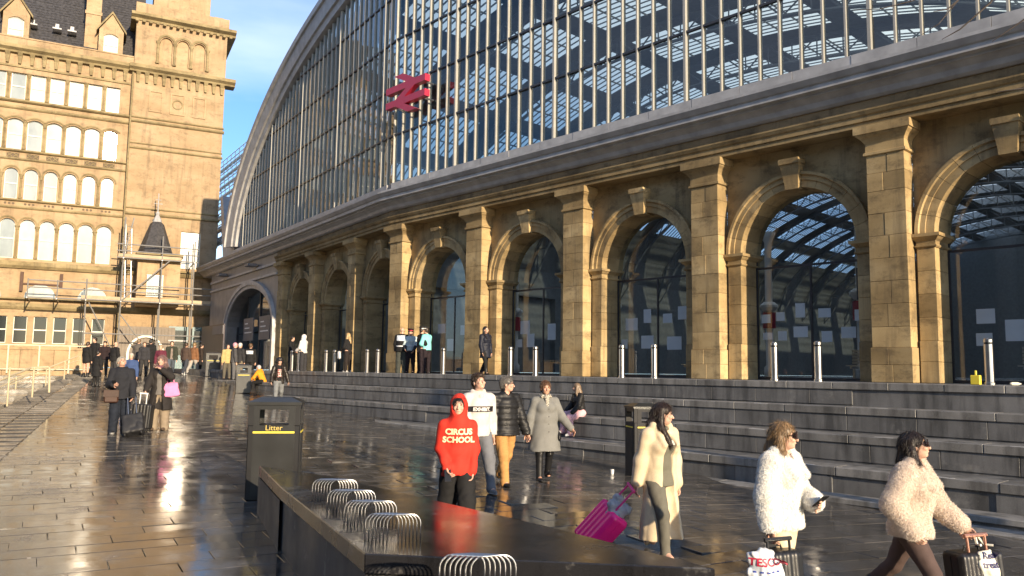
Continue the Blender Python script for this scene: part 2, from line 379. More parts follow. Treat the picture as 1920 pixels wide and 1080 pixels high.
for a in ws[:-1]:
    for k, z in enumerate(tz):
        z1 = z+2.2; am = a+MSP/2
        t0, t1 = min(z1, arch_h(a)-.02), min(z1, arch_h(a+MSP)-.02)
        if min(t0, t1) <= z+.02: continue
        tl = random.gauss(0, .0035); tp = random.gauss(0, .0022)
        if a < -.1 and SK+a > 1.5 and t0 == z1 == t1 and cnt < 290:
            if 'p' not in pane_me:
                b = MB(); b.quad(W(-MSP/2, 0, 0), W(MSP/2, 0, 0), W(MSP/2, 0, 2.2), W(-MSP/2, 0, 2.2)); pane_me['p'] = b.mesh('pane', recalc=False)
            obj('pane', pane_me['p'], M['pane'], station, MBf(SK+am, -.02, z) @ Matrix.Rotation(tl, 4, 'Z') @ Matrix.Rotation(tp, 4, 'X')); cnt += 1
        else:
            Fr = (FA if a >= -.01 else (lambda s_, d, z: FB(SK+s_, d, z))); hh = MSP/2
            far.quad(Fr(a, -.02-hh*tl, z), Fr(a+MSP, -.02+hh*tl, z), Fr(a+MSP, -.02+hh*tl+2.2*tp, t1), Fr(a, -.02-hh*tl+2.2*tp, t0))
tag(obj('pane_field', far, M['paneA'], station, recalc=False), kind='stuff')
# ---- arched rim
rim = MB(); rings = []
for k in range(61):
    th = math.pi*(.03+.94*k/60); c_, s_ = math.cos(th), math.sin(th)
    wi, zi = W0+EA*c_, EH+EB*s_; wo, zo = W0+(EA+1.9)*c_, EH+(EB+1.5)*s_
    wm, zm = W0+(EA+.45)*c_, EH+(EB+.4)*s_; wn, zn = W0+(EA+1.5)*c_, EH+(EB+1.15)*s_
    if zo < 7.5: continue
    rings.append([FAC(wi, -.25, zi), FAC(wi, .25, zi), FAC(wm, .3, zm), FAC(wm, .42, zm), FAC(wn, .5, zn), FAC(wn, .62, zn), FAC(wo, .62, zo), FAC(wo, -.6, zo)])
rim.loft(rings); obj('arched_rim', rim, M['lead'], station)
# ---- grey clad end bay with elliptical arch
gb = MB(); w0, w1 = 16.0, 26.6; cw, rw, zs, rz = (w0+w1)/2, (w1-w0)/2, 2.6, 2.75; N = 24
arc = [(cw+rw*math.cos(math.pi*k/N), zs+rz*math.sin(math.pi*k/N)) for k in range(N+1)]
for (xa, za), (xb, zb) in zip(arc[:-1], arc[1:]): gb.quad(FA(xa, 0, za), FA(xb, 0, zb), FA(xb, 0, 7.06), FA(xa, 0, 7.06)); gb.quad(FA(xa, 0, za), FA(xb, 0, zb), FA(xb, -1, zb), FA(xa, -1, za))
gb.quad(FA(w1, 0, -.5), FA(31.5, 0, -.5), FA(31.5, 0, 7.06), FA(w1, 0, 7.06)); gb.quad(FA(15.5, 0, 0), FA(w0, 0, 0), FA(w0, 0, 7.06), FA(15.5, 0, 7.06))
for x in (w0, w1): gb.quad(FA(x, 0, -.5), FA(x, -1, -.5), FA(x, -1, zs), FA(x, 0, zs))
obj('clad_wall', gb, M['clad'], station, recalc=False)
am = MB(); rings = []
for k in range(-1, N+2):
    a = math.pi*min(max(k, 0), N)/N; dz = -3 if k in (-1, N+1) else 0
    rings.append([FA(cw+(rw+o)*math.cos(a), d, zs+(rz+o)*math.sin(a)+dz) for o, d in ((-.08, 0), (-.08, .1), (.12, .12), (.14, .2), (.4, .2), (.42, 0))])
am.loft(rings); obj('arch_moulding', am, M['lead'], station)
for z in (5.72, 6.35):
    sb = MB(); sb.box(FA, (15.7, 31.4), (0, .12), (z, z+.14)); obj('string_course', sb, M['lead'], station)
for x in (19.5, 26.5):
    fl = MB(); fl.box(FA, (x, x+.9), (.12, .7), (6.58, 6.74)); obj('floodlight', fl, M['leadd'], station)
for x0, x1 in ((16, 18.6), (18.6, 21.3), (21.3, 24), (24, 26.6)):
    g2 = MB(); g2.quad(FA(x0+.04, -.8, 0), FA(x1-.04, -.8, 0), FA(x1-.04, -.8, 5.4), FA(x0+.04, -.8, 5.4)); obj('pane', g2, M['lowpane'], station, recalc=False)
    fm = MB(); fm.box(FA, (x1-.05, x1+.05), (-.86, -.72), (0, 5.3)); fm.box(FA, (x0+.05, x1-.05), (-.84, -.74), (2.4, 2.5)); obj('door_frame', fm, M['tran'], station)
# outer gutter frame and side roofs beyond the rim
vf = MB(); vf.loft([[FA(25.6, 0, 7.9), FA(28.6, 0, 7.9), FA(28.6, -.6, 7.9), FA(25.6, -.6, 7.9)], [FA(25.6, 0, 9.6), FA(27.6, 0, 9.6), FA(27.6, -.6, 9.6), FA(25.6, -.6, 9.6)]])
vf.loft([[FA(28.0, -.1, 8.0), FA(28.9, -.1, 8.0), FA(28.9, -.7, 8.0), FA(28.0, -.7, 8.0)], [FA(29.9, -.1, 13.0), FA(30.6, -.1, 13.0), FA(30.6, -.7, 13.0), FA(29.9, -.7, 13.0)]])
obj('gutter_frame', vf, M['lead'], station)
for k in range(8):
    z = 10.2+k*1.5; y0 = -1.3-k*.6; rf = MB()
    p0, p1 = FA(25.2-k*.3, y0, z), FA(64, y0-.5, z)
    rf.add([p0, p1, p1+nA*1.5+ZV*1.5, p0+nA*1.5+ZV*1.5], [(0, 1, 2, 3)])
    obj('side_roof', rf, M['lead'], station, recalc=False)
    gu = MB(); gu.tube([p0, p1], .16, 6); gu.tube([p0+ZV*.5, p1+ZV*.5], .05, 5); gu.tube([p0+ZV*1., p1+ZV*1.], .04, 5)
    for j in range(26):
        q = p0+(p1-p0)*(j+.5)/26; gu.tube([q-ZV*.3, q+ZV*1.05], .04, 5)
    obj('roof_walkway_rail', gu, M['white'], station)
# ---- train shed behind the screen
shed = root('train_shed', FB(20, -6, 0), 'dark iron train shed roof with skylights seen through the glass', 'train shed')
NB = 15; DEP = 6.6; SK0 = 2.4; WN = 18
rs = MB(); 
def vp(w_, y, off=0.): return FAC(w_, 0, arch_h(w_, off))+nB*y
wl_ = np.linspace(W0-EA+.3, W0+EA-.3, WN*2+1)
for b_ in range(NB):
    y0 = .6+b_*DEP
    for i in range(WN*2):
        a0, a1 = wl_[i], wl_[i+1]
        glz = (i % 4 != 3) and 2 < i < WN*2-3
        if glz:
            rs.quad(vp(a0, y0), vp(a1, y0), vp(a1, y0+SK0), vp(a0, y0+SK0))
        else: rs.quad(vp(a0, y0), vp(a1, y0), vp(a1, y0+DEP), vp(a0, y0+DEP))
obj('roof_deck', rs, M['roofin'], shed, recalc=False)
for b_ in range(NB):
    y0 = .6+b_*DEP; sk_ = MB(); br = MB(); tr = MB()
    for i in range(WN*2):
        if (i % 4 != 3) and 2 < i < WN*2-3:
            a0, a1 = wl_[i], wl_[i+1]; sk_.quad(vp(a0, y0+SK0), vp(a1, y0+SK0), vp(a1, y0+DEP), vp(a0, y0+DEP))
            for k in range(1, 9):
                y = y0+SK0+(DEP-SK0)*k/9; br.tube([vp(a0, y, -.06), vp(a1, y, -.06)], .05, 4)
            br.tube([vp(a0, y0+2, -.06), vp(a0, y0+DEP, -.06)], .06, 4)
    up = [vp(x, y0+1, -.25) for x in wl_]; lo = [vp(x, y0+1, -1.5) for x in wl_]
    tr.tube(up, .1, 5); tr.tube(lo, .1, 5)
    for k in range(WN*2): tr.tube([up[k], lo[k+1]] if k % 2 else [lo[k], up[k+1]], .05, 4); tr.tube([up[k], lo[k]], .05, 4)
    obj('skylight', sk_, M['sky_l'], shed, recalc=False); obj('glazing_bars', br, M['truss'], shed); obj('lattice_truss', tr, M['truss'], shed)
bw = MB(); ye = .6+NB*DEP
for i in range(WN*2): bw.quad(FAC(wl_[i], 0, 0)+nB*ye, FAC(wl_[i+1], 0, 0)+nB*ye, vp(wl_[i+1], ye), vp(wl_[i], ye))
for a in (W0-EA, W0+EA-.4): bw.quad(FAC(a, -.85, 0), FAC(a, 0, 0)+nB*ye, FAC(a, 0, 10.5)+nB*ye, FAC(a, -.85, 10.5))
bw.quad(FA(26.85, -.85, 0), FA(26.85, -.85, 0)+nB*30, FA(26.85, -.85, 7)+nB*30, FA(26.85, -.85, 7)); bw.quad(FA(23.5, -.85, 6.9), FA(26.85, -.85, 6.9), FA(26.85, -.85, 6.9)+nB*30, FA(23.5, -.85, 6.9)+nB*30); bw.quad(FA(23.5, -.85, 6.9)+nB*30, FA(26.85, -.85, 6.9)+nB*30, FA(26.85, -.85, 0)+nB*30, FA(23.5, -.85, 0)+nB*30)
obj('shed_wall', bw, M['roofin'], shed, recalc=False)
# concourse columns, benches, departure board
for k, (s_, y) in enumerate([(6, 9), (10.8, 4.2), (15.5, 7), (20.2, 3.4), (25.6, 3.2), (13, 14), (22, 13)]):
    Mx = MBf(s_, -1.2-y, 0); rt = root('iron_column', FB(s_, -1.2-y, 0), ['white iron column inside the far right arch', 'white iron column inside the second arch from the right', 'white iron column behind the third glazed arch', 'white iron column behind the fourth glazed arch', 'white column with red band behind the police officers', 'slim column deep inside the concourse', 'slim column deep inside behind the fourth arch'][k], 'column', 'concourse columns', M=Mx)
    b = MB(); b.lathe(W, [(.22, 0), (.22, .4), (.14, .5), (.13, 5.2), (.2, 5.35), (.3, 5.6)], 12); obj('shaft', b, M['white'], rt, Mx, smooth=True)
    b = MB(); b.lathe(W, [(.24, 1.9), (.24, 2.5)], 12); obj('band', b, M['red'], rt, Mx)
    b = MB(); b.lathe(W, [(.2, 2.55), (.34, 2.7), (.34, 2.78), (.2, 2.9)], 12); obj('collar', b, M['white'], rt, Mx)
for k, (s_, y) in enumerate([(4.9, 1.6), (14.9, 1.8), (20.4, 1.6), (9.8, 3)]):
    Mx = MBf(s_, -1.3-y, 0); rt = root('waiting_bench', FB(s_, -1.3-y, 0), ['perforated metal bench inside the rightmost glazed arch', 'metal bench inside the third glazed arch', 'metal bench inside the fourth glazed arch', 'metal bench inside the second glazed arch'][k], 'bench', 'concourse benches', M=Mx)
    for j in range(5):
        b = MB(); b.box(W, (-.95, .95), (-.22+j*.09, -.15+j*.09), (.43, .46)); obj('seat_slat', b, M['steel'], rt, Mx)
        b = MB(); b.box(W, (-.95, .95), (-.28, -.25), (.5+j*.09, .57+j*.09)); obj('back_slat', b, M['steel'], rt, Mx)
    for x in (-.8, .8):
        b = MB(); b.box(W, (x-.03, x+.03), (-.26, .2), (.36, .42)); b.box(W, (x-.03, x+.03), (-.05, .01), (0, .36)); b.box(W, (x-.028, x+.028), (-.25, .18), (0, .03)); obj('leg', b, M['steel'], rt, Mx)
Mx = MBf(9.6, -5, 2.5); rt = root('departure_board', FB(9.6, -5, 2.5), 'hanging departure board seen through the second glazed arch from the right', 'departure board', M=Mx)
b = MB(); b.box(W, (-1.1, 1.1), (-.1, .1), (0, 1.)); obj('case', b, M['leadd'], rt, Mx)
for j in range(7):
    b = MB(); b.box(W, (-1.0, -.05), (.1, .11), (.1+j*.12, .14+j*.12)); b.box(W, (.1, 1.0), (.1, .11), (.1+j*.12, .14+j*.12)); obj('text_row', b, plain('board_text', (.5, .3, .2), .5) if j == 0 else bpy.data.materials['board_text'], rt, Mx)
for x in (-.9, .9):
    b = MB(); b.tube([W(x, 0, 1), W(x, 0, 5)], .03, 6); obj('hanger', b, M['white'], rt, Mx)
fl = MB(); fl.box(FB, (-12, 45), (-105, -1.2), (-.35, -.006)); struct('concourse_floor', fl, plain('concourse_tiles', (.26, .26, .26), .25))
# notices on the glass
nid = 0; place = {0: 'rightmost', 1: 'second', 2: 'third', 3: 'fourth', 4: 'fifth'}
notes = [(5.0, [(-1.2, 1.5, .5, .4), (-.5, 1.75, .45, .3), (.3, 1.25, .4, .5), (.9, 1.6, .4, .35), (-.6, .95, .3, .35), (.95, 1.05, .35, .3)]), (10.2, [(1.4, 1.75, .28, .25), (.95, 1.8, .26, .25), (.35, 1.95, .28, .4), (1.35, 1.25, .3, .2), (.9, 1.25, .27, .27), (.35, 1.35, .42, .3), (-.4, 1.2, .3, .3), (-1.0, 1.3, .4, .3), (-.35, 1.85, .35, .25), (-1.3, 1.75, .25, .3)]), (15.4, [(1.1, 1.75, .5, .4), (.45, 2.0, .3, .45), (-.35, 1.9, .35, .3), (-1.0, 2.05, .5, .42), (.45, 1.15, .5, .42), (-.6, 1.1, .55, .42), (1.4, 1.1, .25, .3), (-1.45, 1.2, .3, .42)]), (20.6, [(1.0, 1.8, .5, .5), (.7, 1.3, .4, .5), (-.4, 1.6, .4, .6), (1.3, 1.2, .3, .3), (-1.2, 1.6, .35, .3)]), (25.8, [(.9, 1.9, .5, .4), (.3, 1.2, .4, .5), (-.6, 1.8, .5, .4), (-.9, 1.1, .4, .4)])]
for k, (sc_, lst) in enumerate(notes):
    c_ = min(CENB, key=lambda v: abs(v-sc_))
    ORD = ['leftmost', 'second from left', 'third from left', 'fourth from left', 'fifth from left', 'sixth from left']; up_ = sorted([t for t in lst if t[1] >= 1.5], key=lambda t: -t[0]); lo_ = sorted([t for t in lst if t[1] < 1.5], key=lambda t: -t[0])
    for x, z, w_, h in lst:
        rw_, nm_ = (up_, 'upper') if z >= 1.5 else (lo_, 'lower'); od = ORD[rw_.index((x, z, w_, h))] if len(rw_) > 1 else 'only one'
        b = MB(); b.box(W, (-w_/2, w_/2), (-.004, .004), (-h/2, h/2))
        tag(obj('paper_notice', b, M['paper'], None, MBf(c_+x, -1.28, z)), 'white notice, %s in %s row, glazed arch %s' % (od, nm_, place[k]+(' from right' if k else '')), 'notice', 'notices in the %s arch' % place[k])
# ---- double arrow sign
def poly_solid(name, polys, th, mat, parent, Mx):
    b = MB()
    for p in polys: b.prism(W, p, 0, th)
    return obj(name, b, mat, parent, Mx)
bar = lambda y: [(0, y-3.2), (62, y-3.2), (62, y+3.2), (0, y+3.2)]
SP = [bar(12.4), bar(26.6), [(12.8, 0), (26.8, 0), (46.2, 9.2), (32.2, 9.2)], [(32.2, 15.6), (46.2, 15.6), (29.8, 23.4), (15.8, 23.4)], [(15.8, 29.8), (29.8, 29.8), (49.2, 39), (35.2, 39)]]
SGW = 2.8; k_ = SGW/62
Mx = MBf(28.55, .5, 12.72); sg = root('double_arrow_sign', FB(28.55, .5, 11), 'red double arrow railway sign on the glass screen', 'sign', M=Mx)
names = ['arrow_bar', 'arrow_bar', 'arrow_head', 'arrow_diagonal', 'arrow_head']
for nme, p in zip(names, SP):
    b = MB(); b.prism(W, [(-x*k_, -y*k_) for x, y in p], 0, .26); obj(nme, b, M['red'], sg, Mx)
for x, y in ((.4, .6), (.4, 1.3), (2.4, .6), (2.4, 1.3)):
    b = MB(); b.tube([W(-x, 0, -y), W(-x, -.5, -y)], .04, 6); obj('bracket', b, M['steel'], sg, Mx)
# ================================================================ ground, platform and steps
PV = vdir(59.5); PU = vdir(-30.5)               # paving course direction and cross direction
BV = vdir(-24.8); BP = np.array([-8.53, 13.83, 0]); BL = np.array([-BV[1], BV[0], 0])  # left edge of the paved slope, BL points left
def leftof(X, Y): return (X-BP[0])*BL[0]+(Y-BP[1])*BL[1]
gx = np.concatenate([[-900, -300, -120], np.arange(-60, 60.1, 1.5), [120, 300, 900]]); gy = np.concatenate([[-900, -300, -80], np.arange(-30, 90.1, 1.5), [150, 300, 900]])
vs_, fs_ = [], []
for y in gy:
    for x in gx:
        z = float(Gs(x, y))-.04; lf = leftof(x, y); D_ = x*nB[0]+y*nB[1]
        if lf > 1.4: z = -2.9
        if D_ > 17.5: z = min(z, -.4)
        vs_.append((x, y, z))
nx = len(gx)
for j in range(len(gy)-1):
    for i in range(nx-1): fs_.append((j*nx+i, j*nx+i+1, (j+1)*nx+i+1, (j+1)*nx+i))
g = MB(); g.v = vs_; g.f = fs_; g.m = [0]*len(fs_)
ground = struct('ground', g, M['wet'], recalc=False)
# paving slabs: courses of long setts
plaza = tag(obj('plaza_paving', None, None), kind='structure'); plaza.empty_display_size = .3
SLW, SLH = .92, .34; slabs = []
for j in range(-60, 190):
    cy = j*SLH
    off = (j*0.37 % 1.0)*SLW
    for i in range(-75, 45):
        c = PV*(i*SLW+off)+PU*cy
        X, Y = c[0], c[1]
        if Y < 3.2 or Y > 62 or X < -30 or X > 14: continue
        D_ = c@nB
        if leftof(X, Y) > .55 or D_ > 17.6: continue
        v = np.array([X, Y, float(Gs(X, Y))])-CC; zc = v@CF
        if zc < 2: continue
        px, py = 960+FPX*(v@CR)/zc, 540-FPX*(v@CU)/zc
        if px < -160 or px > 2080 or py > 1180: continue
        slabs.append((zc, X, Y, px, py))
slabs.sort(key=lambda t: t[0])
def gnorm(X, Y):
    e = .2; n = np.array([-(Gs(X+e, Y)-Gs(X-e, Y))/(2*e), -(Gs(X, Y+e)-Gs(X, Y-e))/(2*e), 1.]); return n/np.linalg.norm(n)
vis = [t for t in slabs if -20 < t[3] < 1940 and t[4] < 1090][:300]; vset = set((t[1], t[2]) for t in vis)
sme = block(SLW-.008, SLH-.008, .05, .004, 'slab')
field = MB(); tones = []
for zc, X, Y, px, py in slabs:
    n = gnorm(X, Y); n = n+np.array([random.gauss(0, .0035), random.gauss(0, .0035), 0]); n /= np.linalg.norm(n)
    x = PV-n*(PV@n); x /= np.linalg.norm(x); y = np.cross(n, x); o = np.array([X, Y, float(Gs(X, Y))+random.uniform(-.0025, .0025)])
    if (X, Y) in vset:
        obj('paving_slab', sme, M['wet'], plaza, mat4(x, y, n, o-n*.05-x*SLW/2+y*SLH/2))
    else:
        a, b = (SLW-.008)/2, (SLH-.008)/2
        p = [o+x*sx*a+y*sy*b for sx, sy in ((-1, -1), (1, -1), (1, 1), (-1, 1))]
        field.add(p+[q-n*.03 for q in p], [(0, 1, 2, 3), (0, 4, 5, 1), (1, 5, 6, 2), (2, 6, 7, 3), (3, 7, 4, 0)]); tones += [random.random()]*5
fo = tag(obj('paving_slab_field', field, M['wet'], plaza, recalc=False), kind='stuff')
at_ = fo.data.attributes.new('tone', 'FLOAT', 'FACE'); at_.data.foreach_set('value', tones)
# tactile corduroy strip along the left edge
trib = block(.62, .045, .018, .004, 'rib'); tb_ = block(.66, .66, .04, .003, 'tac')
for i in range(48):
    for c in range(2):
        t = -2+i*.67; P = BP+BV*t+BL*(.02+c*.67); 
        Mx = mat4(BL, -BV, ZV, np.array([P[0], P[1], float(Gs(P[0], P[1]))-.03]))
        tp = obj('tactile_paver', tb_, M['wet'], plaza, Mx)
        for r_ in range(8 if i < 24 else 4):
            st_ = .08 if i < 24 else .16
            obj('tactile_rib', trib, M['tactile'], tp, Mx @ Matrix.Translation((.02, -.02-r_*st_, .04)))
# platform in front of the arches
pf = MB(); pf.box(FB, (-12, 52), (-1.3, 1.62), (-.6, -.012)); platform = struct('platform', pf, M['granite'])
for i in range(40):
    for r_ in range(2): obj('platform_flag', block(1.59, .79, .03, .003, 'pf'), M['granite'], platform, MBf(-12+i*1.6+.003, 1.6-r_*.8-.003, -.03+random.uniform(0, .002)))
STEP = [(0.0, 18.0), (-.5, 16.8), (-1.0, 15.65), (-1.5, 14.45), (-1.95, 13.85), (-2.08, 13.2), (-2.21, 12.6)]
steps = root('terraced_steps', FB(14, 4, -2), 'long grey granite seating steps below the station arches', 'steps')
for k, (z, D_) in enumerate(STEP):
    d1 = DB-D_; low = k >= 4
    body = MB(); body.box(FB, (-10, 50 if k < 4 else 18), (1.5 if k else .5, d1-.05), (-3, z-.03)); obj('step_body', body, M['granite'], steps)
    s_ = -9.9; i = 0; ln = 1.25 if not low else 1.6; smax = (44, 40, 36, 27, 16, 12, 9)[k]
    while s_ < smax:
        L_ = ln*random.choice((.9, 1, 1.12)); L_ = round(L_, 2); dep = .55
        cp = obj('coping_slab', block(L_-.008, dep, .16 if not low else .10, .012, 'cp'), M['copinggr'], steps, MBf(s_+.004, d1+random.uniform(-.004, .004), z-.16 if not low else z-.10))
        if i % 2 == 0 and k < 4: obj('nosing_insert', block(.34, .035, .003, .001, 'ni'), M['white'], steps, MBf(s_-L_*.6, d1-.012, z-.0005))
        s_ += L_; i += 1
    if not low:
        s_ = -9.9
        while s_ < smax:
            L_ = random.choice((1.0, 1.25, 1.4)); zb = STEP[k+1][0]
            dk = (k == 0 and 2.6 < s_ < 7.6) or (k == 3 and (3.2 < s_ < 6.5 or 8 < s_ < 9.6)) or (k == 2 and (16 < s_ < 19.5)) or (k == 3 and random.random() < .12)
            obj('riser_panel', block(L_-.008, .1, .5-.165, .006, 'rs'), M['bgranite'] if dk else M['granite'], steps, MBf(s_+.004, d1-.03-(.05 if dk else 0), z-.5))
            s_ += L_
# stairs dropping away on the left
stairs = root('side_stairs', BP+BL*1.4+BV*10, 'shallow pale stairs dropping away at the left edge of the square', 'stairs')
for k in range(11):
    t = -6+k*3.45; P = BP+BV*t+BL*1.36; z = float(Gs(P[0], P[1]))-.02; u = PU; l_ = np.array([-u[1], u[0], 0])
    b = MB(); b.box(lambda a, c, e: P+u*a+l_*c+ZV*(e), (0, 34), (0, 14), (-3, z)); obj('stair_tread', b, M['tactile'], stairs, bevel=.01)
def rail(pts, posts, label):
    rt = root('handrail', pts[0], label, 'handrail', 'stair handrails')
    b = MB(); b.tube(pts, .03, 8); obj('top_rail', b, M['rail'], rt)
    b = MB(); b.tube([np.asarray(p)-ZV*.18 for p in pts[:-1]], .02, 8); obj('lower_rail', b, M['rail'], rt)
    for p, h in posts:
        b = MB(); b.tube([p, np.asarray(p)+ZV*h], .025, 8); obj('post', b, M['rail'], rt)
def on_y(x, y, Y):
    d = ray(x, y); return CC+d*(Y/d[1])
pa = [on_y(-60, 731, 20.5), on_y(0, 713, 21.5), on_y(58, 690, 23), on_y(90, 688, 23.4), on_y(93, 690, 23.4), on_y(92, 736, 23.4)]
rail(pa, [(on_y(13, 762, 21.8), 1.05), (on_y(60, 745, 23), .85), (on_y(-30, 780, 21), 1.0)], 'near stainless handrail on the left stairs ending in a square bend')
pb = [on_y(20, 712, 30), on_y(90, 690, 32), on_y(145, 668, 33.5), on_y(150, 668, 33.6), on_y(150, 690, 33.6)]
rail(pb, [(on_y(120, 711, 32.8), .75), (on_y(28, 745, 30.2), .75), (on_y(85, 730, 31.8), .8)], 'farther stainless handrail rising to the crowd beside the stairs')
# low boundary wall with cream railing in front of the hotel
LW = np.array([-21.6, 42.5, 0])
FL = lambda q, y, z: LW+tH*q+nH*y+ZV*z
lw = root('garden_wall', LW, 'low sandstone retaining wall with cream rails beside the stairs', 'wall')
for i in range(18):
    for j in range(4):
        b = MB(); x0 = -i*1.5-(.75 if j % 2 else 0); b.box(FL, (x0-1.49, x0), (0, .3), (-2.9+j*.95, -1.955+j*.95)); obj('wall_stone', b, M['hotel'], lw, bevel=.01)
b = MB(); b.box(FL, (-29, .1), (-.05, .36), (.9, 1.02)); obj('wall_coping', b, M['hotel'], lw)
for i in range(14):
    b = MB(); b.box(FL, (-.2-i*1.35-.035, -.2-i*1.35+.035), (-.2, -.14), (-.3, 1.12)); obj('rail_post', b, M['rail'], lw)
for z in (-.12, 1.1):
    b = MB(); b.box(FL, (-29, 0), (-.21, -.13), (z, z+.05)); obj('rail_bar', b, M['rail'], lw)
# bollards on the platform
def bol(x, lab):
    P = on_plane(x, 690, nB, 18.55); s_ = P@tB; Mx = MBf(s_, DB-18.55, 0)
    rt = root('bollard', FB(s_, DB-18.55, 0), lab, 'bollard', 'steel bollards along the platform', M=Mx)
    if 'bol' not in _bc:
        b = MB(); b.lathe(W, [(.10, 0), (.10, .05), (.085, .06), (.085, .84)], 16); _bc['bol'] = b.mesh('bollard_post', smooth=False)
        b = MB(); b.lathe(W, [(.08, .84), (.08, .88)], 16); _bc['bolg'] = b.mesh('bollard_ring')
        b = MB(); b.lathe(W, [(.085, .88), (.085, .94), (.06, .965), (.0, .975)], 16); _bc['bolc'] = b.mesh('bollard_cap')
    obj('post', _bc['bol'], M['steel'], rt, Mx); obj('ring', _bc['bolg'], M['black'], rt, Mx); obj('cap', _bc['bolc'], M['steel'], rt, Mx)
for x, lab in [(1855, 'steel bollard before the rightmost arch, nearest the camera'), (1534, 'right steel bollard of the pair before the second arch from the right'), (1452, 'left steel bollard of the pair before the second arch from the right'), (1227, 'right steel bollard of the pair before the third arch from the right'), (1166, 'left steel bollard of the pair before the third arch from the right'), (1004, 'right steel bollard of the pair before the fourth arch from the right'), (957, 'left steel bollard of the pair before the fourth arch from the right'), (831, 'single steel bollard just right of the police officers'), (708, 'right steel bollard of the pair left of the police officers'), (688, 'left steel bollard of the pair left of the police officers'), (627, 'right steel bollard of the pair left of the blonde woman'), (611, 'left steel bollard of the pair left of the blonde woman'), (560, 'steel bollard directly beside the person in the white hood'), (547, 'leftmost steel bollard of the row on the platform')]: bol(x, lab)
# ---------------------------------------------------------------- black granite bench block with hoops
zt = -1.05
plp = [at_z(486, 873, zt), at_z(528, 915, zt), at_z(684, 1038, zt), at_z(1342, 1066, zt), at_z(1020, 985, zt), at_z(620, 893, zt)]
pl = root('granite_bench', [plp[2][0], plp[2][1], -1.8], 'low black wet granite wedge bench in the foreground', 'bench')
cen = np.mean(plp, axis=0)
def inset(P, k): return [cen+(p-cen)*k for p in P]
b = MB(); sl = plp; b.loft([[p-ZV*.13 for p in sl], sl]); obj('seat_slab', b, M['bgranite'], pl, bevel=.008)
b = MB(); lo = inset(plp, .955); b.loft([[np.array([p[0], p[1], -2.1]) for p in lo], [p-ZV*.132 for p in lo]]); obj('plinth', b, M['plgranite'], pl)
b = MB(); tip = [plp[0]-ZV*.02+BV*.02, plp[0]+(plp[1]-plp[0])*.95-ZV*.02, plp[0]+(plp[5]-plp[0])*.6-ZV*.02]; b.loft([[np.array([p[0], p[1], -2.1]) for p in inset(tip, 1)], [p-ZV*.12 for p in tip]]); obj('end_block', b, M['plgranite'], pl)
def hoop(p0, lab, sc=1., az=None):
    ux = np.array([.96, .28, 0]); uy = np.array([.98, -.16, 0]); 
    rt = root('steel_hoop', p0, lab, 'hoop', 'steel bar hoops on the benches')
    for k in range(7):
        o = p0+uy*(k*.031*sc); h, w_, r_ = .215*sc, .27*sc, .075*sc; pts = [o]
        pts += [o+ux*(r_-r_*math.cos(a))+ZV*(h-r_+r_*math.sin(a)) for a in np.linspace(0, math.pi/2, 6)]
        pts += [o+ux*(w_-r_+r_*math.sin(a))+ZV*(h-r_+r_*math.cos(a)) for a in np.linspace(0, math.pi/2, 6)]
        pts += [o+ux*w_]
        bb = MB(); bb.tube(pts, .0055*sc, 6); obj('bar', bb, M['steel'], rt, smooth=True)
for (x, y), lab, sc in (((684, 1015), 'nearest steel bar hoop on the black granite wedge bench', .88), ((645, 987), 'second nearest steel bar hoop on the wedge bench', .9), ((613, 963), 'third steel bar hoop on the wedge bench', .9), ((585, 940), 'farthest steel bar hoop, nearest the litter bin', .92)): hoop(at_z(x, y, zt), lab, sc)
z2 = -1.05; P2 = [at_z(690, 1090, z2), at_z(1500, 1095, z2), at_z(1900, 1500, z2), at_z(500, 1500, z2)]
b = MB(); b.loft([[np.array([p[0], p[1], -2.2]) for p in P2], P2]); b2 = tag(obj('near_granite_bench', b, M['bgranite'], bevel=.01), 'edge of a second black granite bench at the bottom of the picture', 'bench')
hoop(at_z(823, 1113, z2), 'steel bar hoop cut off by the bottom edge of the picture', .95)
